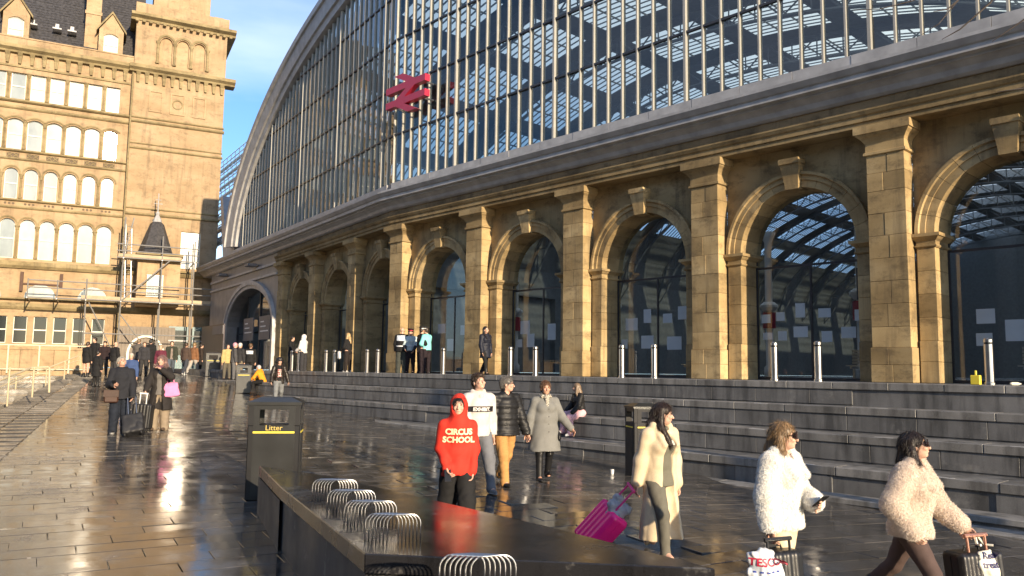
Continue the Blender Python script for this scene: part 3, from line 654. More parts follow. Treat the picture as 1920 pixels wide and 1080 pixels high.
# ---------------------------------------------------------------- litter bins
def text_mesh(txt, size, extr=.001, align='CENTER', bold=0.):
    cu = bpy.data.curves.new('lettering', 'FONT'); cu.body = txt; cu.size = size; cu.extrude = extr; cu.align_x = align; cu.offset = bold; cu.resolution_u = 3
    o = bpy.data.objects.new('lettering', cu); COL.objects.link(o); dg = bpy.context.evaluated_depsgraph_get(); dg.update()
    me = bpy.data.meshes.new_from_object(o.evaluated_get(dg)); bpy.data.objects.remove(o); me.materials.clear(); return me
M['bin'] = plain('bin_panel_grey', (.035, .036, .036), .32, .3, var=.25, scale=2)
def bin_(P, az, lab, h=1.3, wd=.66, dp=.5, text=True, pm=None):
    pm = pm or M['bin']; bm_ = M['black'] if pm is M['bin'] else pm
    Mx = Maz(az, P); rt = root('litter_bin', P, lab, 'litter bin', 'litter bins on the square', M=Mx); hw, hd = wd/2, dp/2
    b = MB(); b.box(W, (-hw, hw), (-hd, hd), (0, h-.37)); obj('body', b, bm_, rt, Mx, bevel=.012)
    for sx in (-1, 1):
        for sy in (-1, 1):
            b = MB(); b.box(W, tuple(sorted((sx*hw, sx*(hw-.09)))), tuple(sorted((sy*hd, sy*(hd-.07)))), (h-.37, h-.1)); obj('corner_post', b, bm_, rt, Mx)
    b = MB(); b.box(W, (-hw+.005, hw-.005), (-hd+.005, hd-.005), (h-.16, h-.1)); obj('header', b, M['black'], rt, Mx)
    lid = MB(); lid.loft([[W(-hw-.015, -hd-.015, h-.1), W(hw+.015, -hd-.015, h-.1), W(hw+.015, hd+.015, h-.1), W(-hw-.015, hd+.015, h-.1)], [W(-hw-.015, -hd-.015, h-.06), W(hw+.015, -hd-.015, h-.06), W(hw+.015, hd+.015, h-.06), W(-hw-.015, hd+.015, h-.06)], [W(-hw*.62, -hd*.5, h), W(hw*.62, -hd*.5, h), W(hw*.62, hd*.5, h), W(-hw*.62, hd*.5, h)]]); obj('lid', lid, M['bin'], rt, Mx)
    for sg in (1, -1):   # front and back panels with slot frames
        y0 = hd*sg; e = .006*sg
        fp = MB(); pw = hw-.07
        for (x0, x1, z0, z1) in ((-pw, pw, .06, h-.37), (-pw, -pw+.08, h-.37, h-.16), (pw-.08, pw, h-.37, h-.16), (-pw, pw, h-.16, h-.11)):
            fp.box(W, (x0, x1), (y0, y0+e), (z0, z1))
        obj('front_panel', fp, pm, rt, Mx)
        yb = MB(); yb.box(W, (-pw, pw), (y0+e, y0+e*1.5), (h-.475, h-.45)); obj('stripe', yb, M['yellow'], rt, Mx)
        if text:
            R_ = Matrix.Rotation(math.pi/2, 4, 'X') if sg < 0 else Matrix.Rotation(math.pi, 4, 'Z') @ Matrix.Rotation(math.pi/2, 4, 'X')
            obj('lettering', text_mesh('Litter', .10), M['gold'], rt, Mx @ Matrix.Translation((0, y0+e*1.4, h-.435)) @ R_)
    for sg in (1, -1):
        sp = MB(); x0 = hw*sg; e = .006*sg
        sp.box(W, (x0, x0+e), (-hd+.06, hd-.06), (.06, h-.37)); obj('side_panel', sp, pm, rt, Mx)
        yb = MB(); yb.box(W, (x0+e, x0+e*1.5), (-hd+.06, hd-.06), (h-.475, h-.45)); obj('stripe', yb, M['yellow'], rt, Mx)
    return rt
M['gold'] = plain('gold_lettering', (.6, .45, .12), .4)
Pb = gp(500, 928); bin_(np.array([-3.22, 11.15, float(Gs(-3.22, 11.15))]), 170, 'large black litter bin in the foreground beside the wedge bench', 1.36, .68, .52)
P = gp(398, 706); bin_(P, 158, 'grey litter bin standing in the crowd near the grey archway', 1.32, .75, .6, False)
P = gp(455, 737); bin_(P, 160, 'smaller grey litter bin near the seated figure in orange', 1.22, .6, .5, False)
P = FB(9.9, DB-13.0, float(Gs(*(FB(9.9, DB-13., 0)[:2])))); bin_(P, 168, 'black litter bin behind the woman in the long cream coat', 1.42, .66, .52, False, M['blackmatt'])
# bare tree to the right whose twigs hang into the top of the view
M['bark'] = plain('bark', (.05, .04, .035), .8, var=.3)
tr = root('bare_tree', [8.7, 8.6, -2], 'bare winter tree whose dark twigs hang into the top right', 'tree')
T0 = np.array([9.6, 8.6, -2.0]); b = MB(); b.tube([T0, T0+[.05, .1, 2.5], T0+[-.1, .2, 5.5], T0+[0, .3, 8.5]], .2, 8, r2=.1); obj('trunk', b, M['bark'], tr)
def yat(x, y, Y): return on_y(x, y, Y)
bs = [[T0+[-.1, .2, 6.0], yat(2010, -60, 9.6), yat(1930, 30, 9.8), yat(1860, 78, 10)], [T0+[-.1, .2, 6.4], yat(1990, -90, 9.8), yat(1880, -40, 9.7), yat(1857, 5, 9.8), yat(1800, 55, 9.9), yat(1766, 74, 10)], [yat(1900, -60, 9.7), yat(1820, -30, 9.8), yat(1797, 0, 9.8), yat(1760, 45, 9.8), yat(1728, 65, 9.9)], [yat(1880, -40, 9.7), yat(1760, -20, 9.9), yat(1709, 2, 9.9), yat(1650, 17, 10), yat(1599, 19, 10.1)], [yat(1797, 0, 9.8), yat(1775, 18, 9.8), yat(1750, 22, 9.8)], [T0+[0, .2, 5.2], yat(2000, 130, 9.5), yat(1925, 165, 9.6), yat(1870, 172, 9.7)]]
for k, p in enumerate(bs):
    b = MB(); b.tube(p, .03 if k in (0, 1, 5) else .012, 5, r2=.004); obj('branch', b, M['bark'], tr)
# ================================================================ hotel
def nrm_(v): return np.asarray(v)/np.linalg.norm(v)
hotel = root('hotel_building', FH(-8, 0, 0), 'tall golden sandstone hotel with rows of arched windows and slate roof', 'hotel')
t = NT('hotel_window_glass'); oi = t.n('ObjectInfo'); t.set(t.mix(1, t.ramp(oi.outputs['Random'], [(0, (.22, .25, .24)), (.5, (.31, .34, .32)), (1, (.42, .45, .42))]), t.ramp(t.noise(.9, 3, co='Object', vscale=(1, 1, .6)), [(.35, .72), (.6, 1.)]), 'MULTIPLY'), .14, spec=.9); M['hpane'] = t.m
M['hpane'].node_tree.nodes['Principled BSDF'].inputs['Coat Weight'].default_value = .6
M['hpane'].node_tree.nodes['Principled BSDF'].inputs['Coat Roughness'].default_value = .03
M['hdark'] = NT('dark_window_glass').set((.02, .024, .024), .08, spec=.6).m
M['hframe'] = plain('window_frame_white', (.66, .64, .55), .5, var=.06)
HQ = -8.46; HPI = 1.253
def win_pts(w_, z0, z1, typ, n=10):
    """outline of a window opening (x,z), bottom-left first, clockwise over the top"""
    h = w_/2
    if typ == 'flat': return [(-h, z0), (-h, z1), (h, z1), (h, z0)]
    rise = h if typ == 'round' else h*.42
    sp = z1-rise
    if typ == 'round': top = [(-h*math.cos(math.pi*k/n), sp+rise*math.sin(math.pi*k/n)) for k in range(n+1)]
    else: top = [(-h+w_*k/n, sp+rise*(1-((k/n-.5)*2)**2)) for k in range(n+1)]
    return [(-h, z0)]+top+[(h, z0)]
def cell(mb, q0, q1, zb, zt, qc, pts, dep=.28, y=0.):
    """wall strip around one opening with its reveals"""
    P = [(qc+x, z) for x, z in pts]; (xl, zs), (xr, _) = P[0], P[-1]; F = lambda q, yy, z: FH(q, y+yy, z)
    if zs > zb: mb.quad(F(q0, 0, zb), F(q1, 0, zb), F(q1, 0, zs), F(q0, 0, zs))
    mb.quad(F(q0, 0, zs), F(xl, 0, zs), F(xl, 0, zt), F(q0, 0, zt)); mb.quad(F(xr, 0, zs), F(q1, 0, zs), F(q1, 0, zt), F(xr, 0, zt))
    top = P[1:-1]
    for a, b in zip(top[:-1], top[1:]): mb.quad(F(a[0], 0, a[1]), F(b[0], 0, b[1]), F(b[0], 0, zt), F(a[0], 0, zt))
    for a, b in zip(P, P[1:]+P[:1]): mb.quad(F(a[0], 0, a[1]), F(b[0], 0, b[1]), F(b[0], dep, b[1]), F(a[0], dep, a[1]))
_wc = {}
def window(par, qc, pts, key, glass, dep=.24, y=0., bar=True, tilt=0.):
    if key not in _wc:
        g = MB(); g.add([W(x, 0, z) for x, z in pts], [tuple(range(len(pts)))])
        f = MB(); zc_ = np.mean([p[1] for p in pts]); xc = 0
        ins = []
        for x, z in pts:
            zz = z+.05 if z == pts[0][1] else z-.05*(1 if len(pts) == 4 else max(.2, 1-abs(x)/(max(p[0] for p in pts)+1e-6)*.8)); xx = x*(1-.05/max(abs(pts[0][0]), .1)); ins.append((xx, zz))
        n = len(pts)
        for i in range(n):
            j = (i+1) % n; f.loft([[W(pts[i][0], -.04, pts[i][1]), W(ins[i][0], -.04, ins[i][1]), W(ins[i][0], .01, ins[i][1]), W(pts[i][0], .01, pts[i][1])], [W(pts[j][0], -.04, pts[j][1]), W(ins[j][0], -.04, ins[j][1]), W(ins[j][0], .01, ins[j][1]), W(pts[j][0], .01, pts[j][1])]])
        if bar: zz = pts[0][1]+(max(p[1] for p in pts)-pts[0][1])*.5; f.box(W, (pts[0][0], pts[-1][0]), (-.06, .005), (zz-.04, zz+.04))
        _wc[key] = (g.mesh('pane', recalc=False), f.mesh('window_frame'))
    g, f = _wc[key]; Mx = MHf(qc, y+dep, 0)
    if tilt:
        zc_ = pts[0][1]+1; Mx = Mx @ Matrix.Translation((0, 0, zc_)) @ Matrix.Rotation(random.gauss(0, tilt), 4, 'Z') @ Matrix.Rotation(random.gauss(0, tilt*.6), 4, 'X') @ Matrix.Translation((0, 0, -zc_))
    o = obj('window', g, glass, par, Mx); obj('frame', f, M['hframe'], o, MHf(qc, y+dep, 0)); return o
ROWS = [('g', 0, 4.0, .86, 1.66, 3.6, 'flat', 'hdark'), ('r2', 7.2, 11.3, .98, 7.78, 10.68, 'round', 'hpane'), ('r3', 11.6, 14.95, .86, 12.15, 14.42, 'round', 'hpane'), ('r4', 15.2, 18.75, .96, 15.82, 18.12, 'seg', 'hpane'), ('r5', 19.0, 22.2, .94, 19.58, 21.56, 'flat', 'hpane')]
wall = MB(); NC = 22
edge = -7.2
for nm, zb, zt, ww, z0, z1, ty, gl in ROWS:
    pts = win_pts(ww, z0, z1, ty)
    for i in range(NC):
        qc = HQ-.03-i*HPI; q1 = qc+HPI/2 if i else edge; cell(wall, qc-HPI/2, q1, zb, zt, qc, pts)
        wo = window(hotel, qc, pts, nm, M[gl], tilt=(.004 if not (nm == 'r4' and i == 0) else 0))
        if nm == 'r4' and i == 0:   # pane turned out of line, aimed to glint the sun at the camera
            pc = FH(qc, .24, 17.1); nn = nrm_(nrm_(CC-pc)+np.array(_sv)); xx = nrm_(np.cross(ZV, -nn)*-1); yy = -nn; xx = nrm_(np.cross(yy, ZV)); zz = np.cross(xx, yy)
            wo.matrix_basis = WM[hotel.name].inverted() @ (mat4(xx, yy, zz, pc) @ Matrix.Translation((0, 0, -17.1)))
    # colonettes between the windows
    if nm == 'g': continue
    zsp = z1-(ww/2 if ty == 'round' else (.2 if ty == 'seg' else .0))
    c = MB(); c.lathe(W, [(.13, z0), (.13, z0+.12), (.085, z0+.18), (.08, zsp-.34), (.12, zsp-.3), (.10, zsp-.26), (.15, zsp-.08), (.17, zsp-.06), (.17, zsp)], 8); cm = c.mesh('colonette', smooth=False)
    hm = None
    if ty != 'flat':
        hd = MB(); rr = []; outl = win_pts(ww+.16, z0, z1+.08, ty)[1:-1]; out2 = win_pts(ww+.36, z0, z1+.18, ty)[1:-1]
        for a, b in zip(outl, out2): rr.append([W(a[0], 0, a[1]), W(a[0], -.07, a[1]), W(b[0], -.09, b[1]), W(b[0], 0, b[1])])
        hd.loft(rr); hm = hd.mesh('hood_mould')
    for i in range(9):
        qc = HQ-.03-i*HPI
        obj('colonette', cm, M['hoteltrim'], hotel, MHf(qc-HPI/2, .02, 0))
        if hm: obj('hood_mould', hm, M['hoteltrim'], hotel, MHf(qc, 0, 0))
QL = HQ-NC*HPI
for z0, z1 in ((4.0, 7.2), (11.3, 11.6), (14.95, 15.2), (18.75, 19.0), (22.2, 23.4)): wall.quad(FH(QL, 0, z0), FH(edge, 0, z0), FH(edge, 0, z1), FH(QL, 0, z1))
obj('main_wall', wall, M['hotel'], hotel, recalc=False)
def band(name, q0, q1, prof, mat, par=hotel, y=0.):
    b = MB(); b.loft([[FH(q, y-d, z) for d, z in prof] for q in (q0, q1)]); return obj(name, b, mat, par)
for z, h, d in ((4.1, .45, .25), (4.75, .18, .4), (7.05, .5, .35), (11.42, .18, .14), (11.95, .14, .2), (15.0, .16, .14), (15.6, .16, .22), (18.8, .22, .16), (19.3, .2, .25)):
    band('string_course', QL, edge-.02, [(-.1, z), (d*.5, z), (d, z+h*.4), (d, z+h), (-.1, z+h)], M['hoteltrim'])
band('cornice', QL, edge-.02, [(-.1, 22.95), (.3, 22.98), (.36, 23.1), (.62, 23.25), (.62, 23.5), (-.1, 23.62)], M['hoteltrim'])
band('string_course', QL, edge-.02, [(-.1, 21.95), (.1, 21.95), (.1, 22.1), (-.1, 22.1)], M['hoteltrim'])
cb = MB(); cb.prism(W, [(-.09, 0), (.09, 0), (.16, .75), (-.16, .75)], -.18, 0); cb.loft([[W(-.13, -.18, .55), W(.13, -.18, .55), W(.13, 0, .55), W(-.13, 0, .55)], [W(-.17, -.34, .78), W(.17, -.34, .78), W(.17, 0, .78), W(-.17, 0, .78)]]); cbm = cb.mesh('corbel')
for i in range(16): obj('corbel', cbm, M['hoteltrim'], hotel, MHf(-7.75-i*.78, 0, 22.2))
# carved balustrade panels
for i in range(8):
    qc = HQ-.03-i*HPI
    x = MB(); 
    for sx in (-.2, .2):
        for a, b in ((1, 1), (1, -1)):
            x.loft([[W(sx-.17, -.03, -a*b*.15-.03), W(sx-.17, -.03, -a*b*.15+.03), W(sx-.17, .03, -a*b*.15+.03), W(sx-.17, .03, -a*b*.15-.03)], [W(sx+.17, -.03, a*b*.15-.03), W(sx+.17, -.03, a*b*.15+.03), W(sx+.17, .03, a*b*.15+.03), W(sx+.17, .03, a*b*.15-.03)]])
    obj('lattice_panel', x, M['hoteltrim'], hotel, MHf(qc, -.02, 15.36))
    k = MB(); k.box(W, (-.4, .4), (-.006, 0), (-.17, .17)); obj('recess_shade_plate', k, M['joint'], hotel, MHf(qc, 0, 15.36))  # thin dark plate behind the lattice, a recess's shade put in as colour
    for sx in (-.25, 0, .25):
        k = MB(); k.lathe(lambda a, b, c: W(a, -c, b), [(.085, 0), (.085, .012)], 10); obj('hole_shade_disc', k, M['joint'], hotel, MHf(qc+sx, 0, 11.78))  # flat dark disc on the wall, the shade of a hole given as colour
# lunettes and blank mezzanine
for qc in (-9.0, -12.4, -15.8):
    pts = win_pts(2.0, 4.95, 5.95, 'round'); b = MB(); b.add([W(x, -.03, z) for x, z in pts[1:-1]], [tuple(range(len(pts)-2))]); obj('lunette', b, M['hpane'], hotel, MHf(qc, 0, 0), recalc=False)
sf = MB(); sf.box(W, (-2.3, .1), (-.12, -.02), (0, .12)); sf.box(W, (-2.5, -2.3), (-.3, 0), (-.5, .9)); sf.box(W, (0, .2), (-.3, 0), (-.1, .9)); obj('iron_sign_frame', sf, plain('rusty_iron', (.09, .05, .035), .8), hotel, MHf(-11.2, 0, 5.9))
# parapet, dormers, roof
band('parapet', QL, edge-.02, [(.1, 23.6), (.1, 24.15), (.16, 24.15), (.16, 24.25), (-.4, 24.25), (-.4, 23.6)], M['hotel'])
rfm = MB(); rfm.quad(FH(QL, .5, 24.0), FH(-6.5, .5, 24.0), FH(-6.5, 5.5, 33), FH(QL, 5.5, 33)); roof = obj('roof', rfm, M['slate'], hotel, recalc=False)
slm = {}
for j in range(30):
    for i in range(0):
        pass
for qc in (-8.9, -15.2, -21.5):
    dm = MB(); pts = win_pts(1.0, 23.95, 25.75, 'seg'); cell(dm, qc-.85, qc+.85, 23.6, 26.0, qc, pts, .2, -.05)
    dm.add([FH(qc-.85, -.05, 26), FH(qc+.85, -.05, 26), FH(qc, -.05, 27.3)], [(0, 1, 2)])
    for sx in (-.85, .85): dm.quad(FH(qc+sx, -.05, 23.6), FH(qc+sx, 3, 23.6), FH(qc+sx, 3, 26), FH(qc+sx, -.05, 26))
    do = obj('dormer', dm, M['hotel'], hotel, recalc=False)
    for sx in (-1, 1):
        g_ = MB(); g_.loft([[FH(qc+sx*1.05, -.18, 25.82), FH(qc+sx*1.05, -.18, 26.0), FH(qc+sx*1.05, 3, 26.0), FH(qc+sx*1.05, 3, 25.82)], [FH(qc, -.18, 27.35), FH(qc, -.18, 27.55), FH(qc, 3, 27.55), FH(qc, 3, 27.35)]]); obj('gable_coping', g_, M['hoteltrim'], do)
    window(do, qc, pts, 'dorm', M['hpane'], .15, -.05, tilt=.003)
ch = MB(); ch.box(FH, (-10.75, -9.7), (.9, 2), (24, 33)); ch.box(FH, (-10.82, -9.63), (.83, 2.07), (27.4, 27.65)); obj('chimney_stack', ch, M['hotel'], hotel)
for q in (-14.2, -12.6, -11.6):
    v_ = MB(); v_.box(FH, (q-.3, q+.3), (.55, 1.5), (25.6, 25.7)); v_.box(FH, (q-.12, q+.12), (.6, 1.5), (25.7, 26.0)); obj('roof_vent', v_, M['lead'], roof)
# slates as courses of single tiles near the eaves
st_ = MB()
for j in range(26):
    for i in range(62):
        t = j*.3; y_ = .5+t*.486; z_ = 24.0+t*.874; q = -6.6-i*.3-(.15 if j % 2 else 0)
        if any(abs(q-c_) < 1.0 for c_ in (-8.9, -15.2, -21.5)) and z_ < 27.3: continue
        o = random.uniform(.01, .04)
        st_.add([FH(q-.145, y_-o*.9, z_+o*.4), FH(q+.145, y_-o*.9, z_+o*.4), FH(q+.145, y_+.146, z_+.262), FH(q-.145, y_+.146, z_+.262), FH(q-.145, y_, z_), FH(q+.145, y_, z_)], [(0, 1, 2, 3), (0, 4, 5, 1)])
tag(obj('slates', st_, M['slate'], roof, recalc=False), kind='stuff')
# ---- corner tower
TQ0, TQ1, TY = -7.2, -.42, -.25
tw = MB()
def tq(z0, z1, q0=TQ0, q1=TQ1): tw.quad(FH(q0, TY, z0), FH(q1, TY, z0), FH(q1, TY, z1), FH(q0, TY, z1))
pts = win_pts(1.45, 7.78, 10.72, 'flat'); cell(tw, TQ0, TQ1, 0, 11.2, -2.37, pts, .2, TY); tq(11.2, 23.3)
window(hotel, -2.37, pts, 'tower', M['hpane'], .18, TY, tilt=.002)
bl = win_pts(.86, 23.95, 26.2, 'round')
for i, qc in enumerate((-4.95, -3.72, -2.49)): cell(tw, qc-.615, qc+.615, 23.3, 27.0, qc, bl, .22, TY)
tq(23.3, 27.0, TQ0, -4.95-.615); tq(23.3, 27.0, -2.49+.615, TQ1); tq(27.0, 28.6)
tw.quad(FH(TQ1, TY, 0), FH(TQ1, 8, 0), FH(TQ1, 8, 28.6), FH(TQ1, TY, 28.6)); tw.quad(FH(TQ0, TY, 0), FH(TQ0, 3, 0), FH(TQ0, 3, 28.6), FH(TQ0, TY, 28.6))
bb = MB()
for qc in (-4.95, -3.72, -2.49): bb.quad(FH(qc-.5, TY+.2, 23.9), FH(qc+.5, TY+.2, 23.9), FH(qc+.5, TY+.2, 26.3), FH(qc-.5, TY+.2, 26.3))
tower = obj('corner_tower', tw, M['hotel'], hotel, recalc=False); obj('blind_panel', bb, M['hotel'], tower, recalc=False)
for qc in (-5.57, -4.335, -3.105, -1.87):
    c = MB(); c.lathe(W, [(.15, 23.95), (.15, 24.05), (.1, 24.12), (.1, 25.5), (.17, 25.7), (.17, 25.78)], 8); obj('colonette', c, M['hoteltrim'], tower, MHf(qc, TY-.04, 0))
hd = MB(); rr = []
for a, b in zip(win_pts(1.0, 23.95, 26.27, 'round')[1:-1], win_pts(1.3, 23.95, 26.42, 'round')[1:-1]): rr.append([W(a[0], 0, a[1]), W(a[0], -.1, a[1]), W(b[0], -.12, b[1]), W(b[0], 0, b[1])])
hd.loft(rr); hdm = hd.mesh('hood_mould')
for qc in (-4.95, -3.72, -2.49): obj('hood_mould', hdm, M['hoteltrim'], tower, MHf(qc, TY, 0))
for q0, q1 in ((-6.3, -5.3), (-4.75, -3.65), (-3.1, -2.1)):
    p = MB(); q0, q1 = q0+.3, q1+.3
    for a, b, c, d in ((q0, q1, 20.0, 20.1), (q0, q1, 21.6, 21.7), (q0, q0+.1, 20.1, 21.6), (q1-.1, q1, 20.1, 21.6)): p.box(FH, (a, b), (TY-.07, TY), (c, d))
    obj('carved_panel', p, M['hotel'], tower)
p = MB(); p.loft([[FH(-3.9+r_*math.cos(t), TY-d, 20.85+r_*math.sin(t)) for r_, d in ((.3, 0), (.3, .06), (.4, .06), (.4, 0))] for t in np.linspace(0, 2*math.pi, 21)], cap=False); obj('roundel', p, M['hoteltrim'], tower)
for z, h, d in ((4.1, .45, .25), (7.05, .5, .3), (11.7, .2, .18), (12.2, .12, .1), (16.9, .16, .14), (17.3, .1, .08), (19.0, .2, .18), (19.35, .14, .12), (25.6, .12, .08)):
    if z == 25.6: continue
    band('string_course', TQ0-.03, TQ1+d*.6, [(-.1, z), (d*.5, z), (d, z+h*.4), (d, z+h), (-.1, z+h)], M['hoteltrim'], tower, TY)
band('cornice', TQ0-.3, TQ1+.75, [(-.6, 22.95), (.3, 22.98), (.36, 23.1), (.62, 23.25), (.62, 23.5), (-.6, 23.62)], M['hoteltrim'], tower, TY)
band('cornice', TQ0-.4, TQ1+.65, [(-8, 27.2), (.1, 27.2), (.15, 27.35), (.5, 27.5), (.5, 27.72), (-8, 27.8)], M['hoteltrim'], tower, TY)
for i in range(11): obj('corbel', cbm, M['hoteltrim'], tower, MHf(-6.85+i*.62, TY, 22.2))
dn = block(.22, .3, .2, .01, 'dent')
for i in range(15): obj('dentil', dn, M['hoteltrim'], tower, MHf(-7.3+i*.5, TY-.1, 27.0))
at_b = MB(); at_b.box(FH, (TQ0-.1, TQ1+.1), (TY-.1, 7), (27.8, 28.65)); obj('attic', at_b, M['hotel'], tower)
c2 = MB(); c2.box(FH, (-6.0, -1.7), (1.2, 4), (28.6, 33)); obj('chimney_stack', c2, M['hotel'], tower)
pt = MB(); pt.box(FH, (-1.3, -.5), (2, 3), (28.6, 29.7)); obj('roof_hatch', pt, M['leadd'], tower)
dp = MB(); dp.tube([FH(-7.22, -.4, .5), FH(-7.22, -.4, 22.9)], .07, 8); obj('drainpipe', dp, M['hoteltrim'], hotel)
# ---- turret porch
Mt = MHf(-4.9, TY-1.3, 0); tu = root('turret', FH(-4.9, TY-1.3, 0), 'small porch with steep slate cone roof and iron finial behind scaffolding', 'turret', M=Mt)
b = MB(); b.box(W, (-1.25, 1.7), (-.9, 1.2), (4.6, 8.35)); obj('wall', b, M['hotel'], tu, Mt)
b = MB(); b.box(W, (-1.4, 1.85), (-1.05, 1.2), (8.3, 8.6)); obj('eaves', b, M['hoteltrim'], tu, Mt)
b = MB(); b.lathe(lambda x, y, z: W(x-.05, y, z), [(1.35, 8.6), (1.2, 8.75), (.5, 10.9), (.3, 11.1)], 8); cone = obj('cone_roof', b, M['slate'], tu, Mt)
b = MB(); b.lathe(lambda x, y, z: W(x-.05, y, z), [(.34, 11.05), (.28, 11.3), (.12, 11.6), (.16, 11.75), (.05, 11.9), (.03, 13.3)], 8); b.tube([W(-.35, 0, 12.5), W(.25, 0, 12.5)], .03, 5); b.tube([W(-.25, 0, 12.8), W(.15, 0, 12.8)], .025, 5); obj('finial', b, M['lead'], tu, Mt)
b = MB(); b.box(W, (-.55, .5), (-.95, -.9), (5.3, 6.85)); w_ = obj('window', b, M['hpane'], tu, Mt)
b = MB()
for x in (-.58, -.05, .47): b.box(W, (x, x+.07), (-.99, -.94), (5.3, 6.85))
for z in (5.26, 6.05, 6.85): b.box(W, (-.6, .56), (-.985, -.945), (z, z+.07))
obj('frame', b, M['hframe'], w_, Mt)
# ---- ground floor doors under the scaffold
hb = MB(); 
for i in range(16):
    b = MB(); b.box(FH, (-7.1+i*.245, -7.1+i*.245+.235), (TY-.55, TY-.5), (-.3, 3.1)); obj('board', b, plain('grey_boards', (.20, .17, .14), .8) if i == 0 else bpy.data.materials['grey_boards'], obj('hoarding', None, None, hotel) if i == 0 else HOARD)
    if i == 0: HOARD = hotel.children[-1]
dr = tag(obj('doorway_arch', None, None), 'white arched doorway frame behind the crowd', 'doorway')
b = MB(); rr = []
for k in range(13):
    a = math.pi*k/12; rr.append([FH(-5.2+(1.15+o)*math.cos(a), TY-.75, 1.0+(1.3+o)*math.sin(a)) for o in (0, .16)]+[FH(-5.2+(1.15+o)*math.cos(a), TY-.6, 1.0+(1.3+o)*math.sin(a)) for o in (.16, 0)])
b.loft(rr); b.box(FH, (-6.5, -6.34), (TY-.75, TY-.6), (-.3, 1.0)); b.box(FH, (-4.06, -3.9), (TY-.75, TY-.6), (-.3, 1.0)); obj('frame', b, M['hframe'], dr)
M['teal'] = plain('teal_door', (.03, .10, .12), .35)
for i, q in enumerate((-2.9, -1.2)):
    t_ = obj('shop_door', None, None, hotel); b = MB(); b.box(FH, (q-.75, q+.7), (TY-.5, TY-.42), (-.3, 3.2)); obj('leaf', b, M['teal'], t_)
    b = MB(); b.box(FH, (q-.6, q+.55), (TY-.53, TY-.5), (1.0, 2.9)); obj('pane', b, M['hdark'], t_)
    b = MB(); b.box(FH, (q-.75, q+.7), (TY-.56, TY-.5), (2.05, 2.15)); obj('rail', b, M['lead'], t_)
# ---- scaffolding
M['tube'] = plain('galvanised_tube', (.34, .33, .31), .5, .6)
M['board'] = plain('scaffold_board', (.42, .33, .22), .8, var=.2, scale=1.5)
sc = root('scaffold', FH(-5, -2.6, 0), 'tube scaffolding with timber decks around the hotel turret', 'scaffolding')
YA, YB = -3.0, -1.7
for q in (-9.4, -7.15, -4.55, -2.3, .4):
    for y_ in (YA, YB):
        top = {-9.4: 6.3, -7.15: 11.0, -4.55: 9.8, -2.3: 9.6, .4: 6.6}[q]
        b = MB(); b.tube([FH(q, y_, -.3), FH(q, y_, top)], .05, 6); obj('standard', b, M['tube'], sc)
for z, q0, q1 in ((4.8, -13.0, .6), (5.5, -13, .6), (6.0, -13, .6), (8.0, -7.6, -2), (8.5, -7.6, -2), (9.0, -7.6, -2), (2.4, -9.4, .4)):
    b = MB(); b.tube([FH(q0, YA-.06, z), FH(q1, YA-.06, z)], .045, 6); obj('ledger', b, M['tube'], sc)
for q in (-13, -11.2, -9.4, -7.15, -4.55, -2.3, .4):
    for z in (4.75,) if q < -8 or q > 0 else (4.75, 7.95):
        b = MB(); b.tube([FH(q, YA-.3, z), FH(q, -.3, z)], .045, 6); obj('transom', b, M['tube'], sc)
    b = MB(); b.tube([FH(q, YA-.1, 4.8), FH(q, YA-.1, 6.1)], .045, 6); obj('guard_post', b, M['tube'], sc)
for j in range(5):
    b = MB(); b.box(FH, (-9.7, .5), (YA+.02+j*.24, YA+.02+j*.24+.225), (4.82, 4.87)); obj('deck_board', b, M['board'], sc)
    b = MB(); b.box(FH, (-7.5, -3.2), (YA+.02+j*.24, YA+.02+j*.24+.225), (8.02, 8.07)); obj('deck_board', b, M['board'], sc)
for z, q0, q1 in ((4.88, -9.7, .5), (8.08, -7.5, -3.2)):
    b = MB(); b.box(FH, (q0, q1), (YA-.03, YA+.01), (z, z+.22)); obj('toe_board', b, M['board'], sc)
for a, b_ in (((-7.15, 4.8), (-4.0, 8.0)), ((-9.2, 4.6), (-7.0, .2)), ((-7.1, 3.8), (-4.6, .4)), ((-7.15, 8.0), (-6.6, 11.0))):
    b = MB(); b.tube([FH(a[0], YA-.12, a[1]), FH(b_[0], YA-.12, b_[1])], .045, 6); obj('brace', b, M['tube'], sc)
ld = root('ladder', FH(-6.6, YA+.4, 4.9), 'aluminium ladder rising between the scaffold decks', 'ladder')
for x in (-.2, .2):
    b = MB(); b.tube([FH(-6.7+x, YA+.3, 4.9), FH(-6.9+x, YA+.6, 10.6)], .035, 5); obj('stile', b, M['steel'], ld)
for k in range(16):
    b = MB(); t = k/16+.03; b.tube([FH(-6.7-.2*t-.2, YA+.3+.3*t, 4.9+5.7*t), FH(-6.7-.2*t+.2, YA+.3+.3*t, 4.9+5.7*t)], .02, 4); obj('rung', b, M['steel'], ld)
yb = root('alarm_box', FH(.75, YA, 5), 'yellow alarm box hung on the end of the scaffold', 'alarm box')
b = MB(); b.box(FH, (.55, 1.55), (YA-.35, YA-.05), (4.75, 5.9)); obj('case', b, plain('lemon_plastic', (.7, .6, .08), .4), yb, bevel=.05)
b = MB(); b.box(FH, (.85, 1.25), (YA-.38, YA-.345), (5.1, 5.6)); obj('face', b, M['blackmatt'], yb)
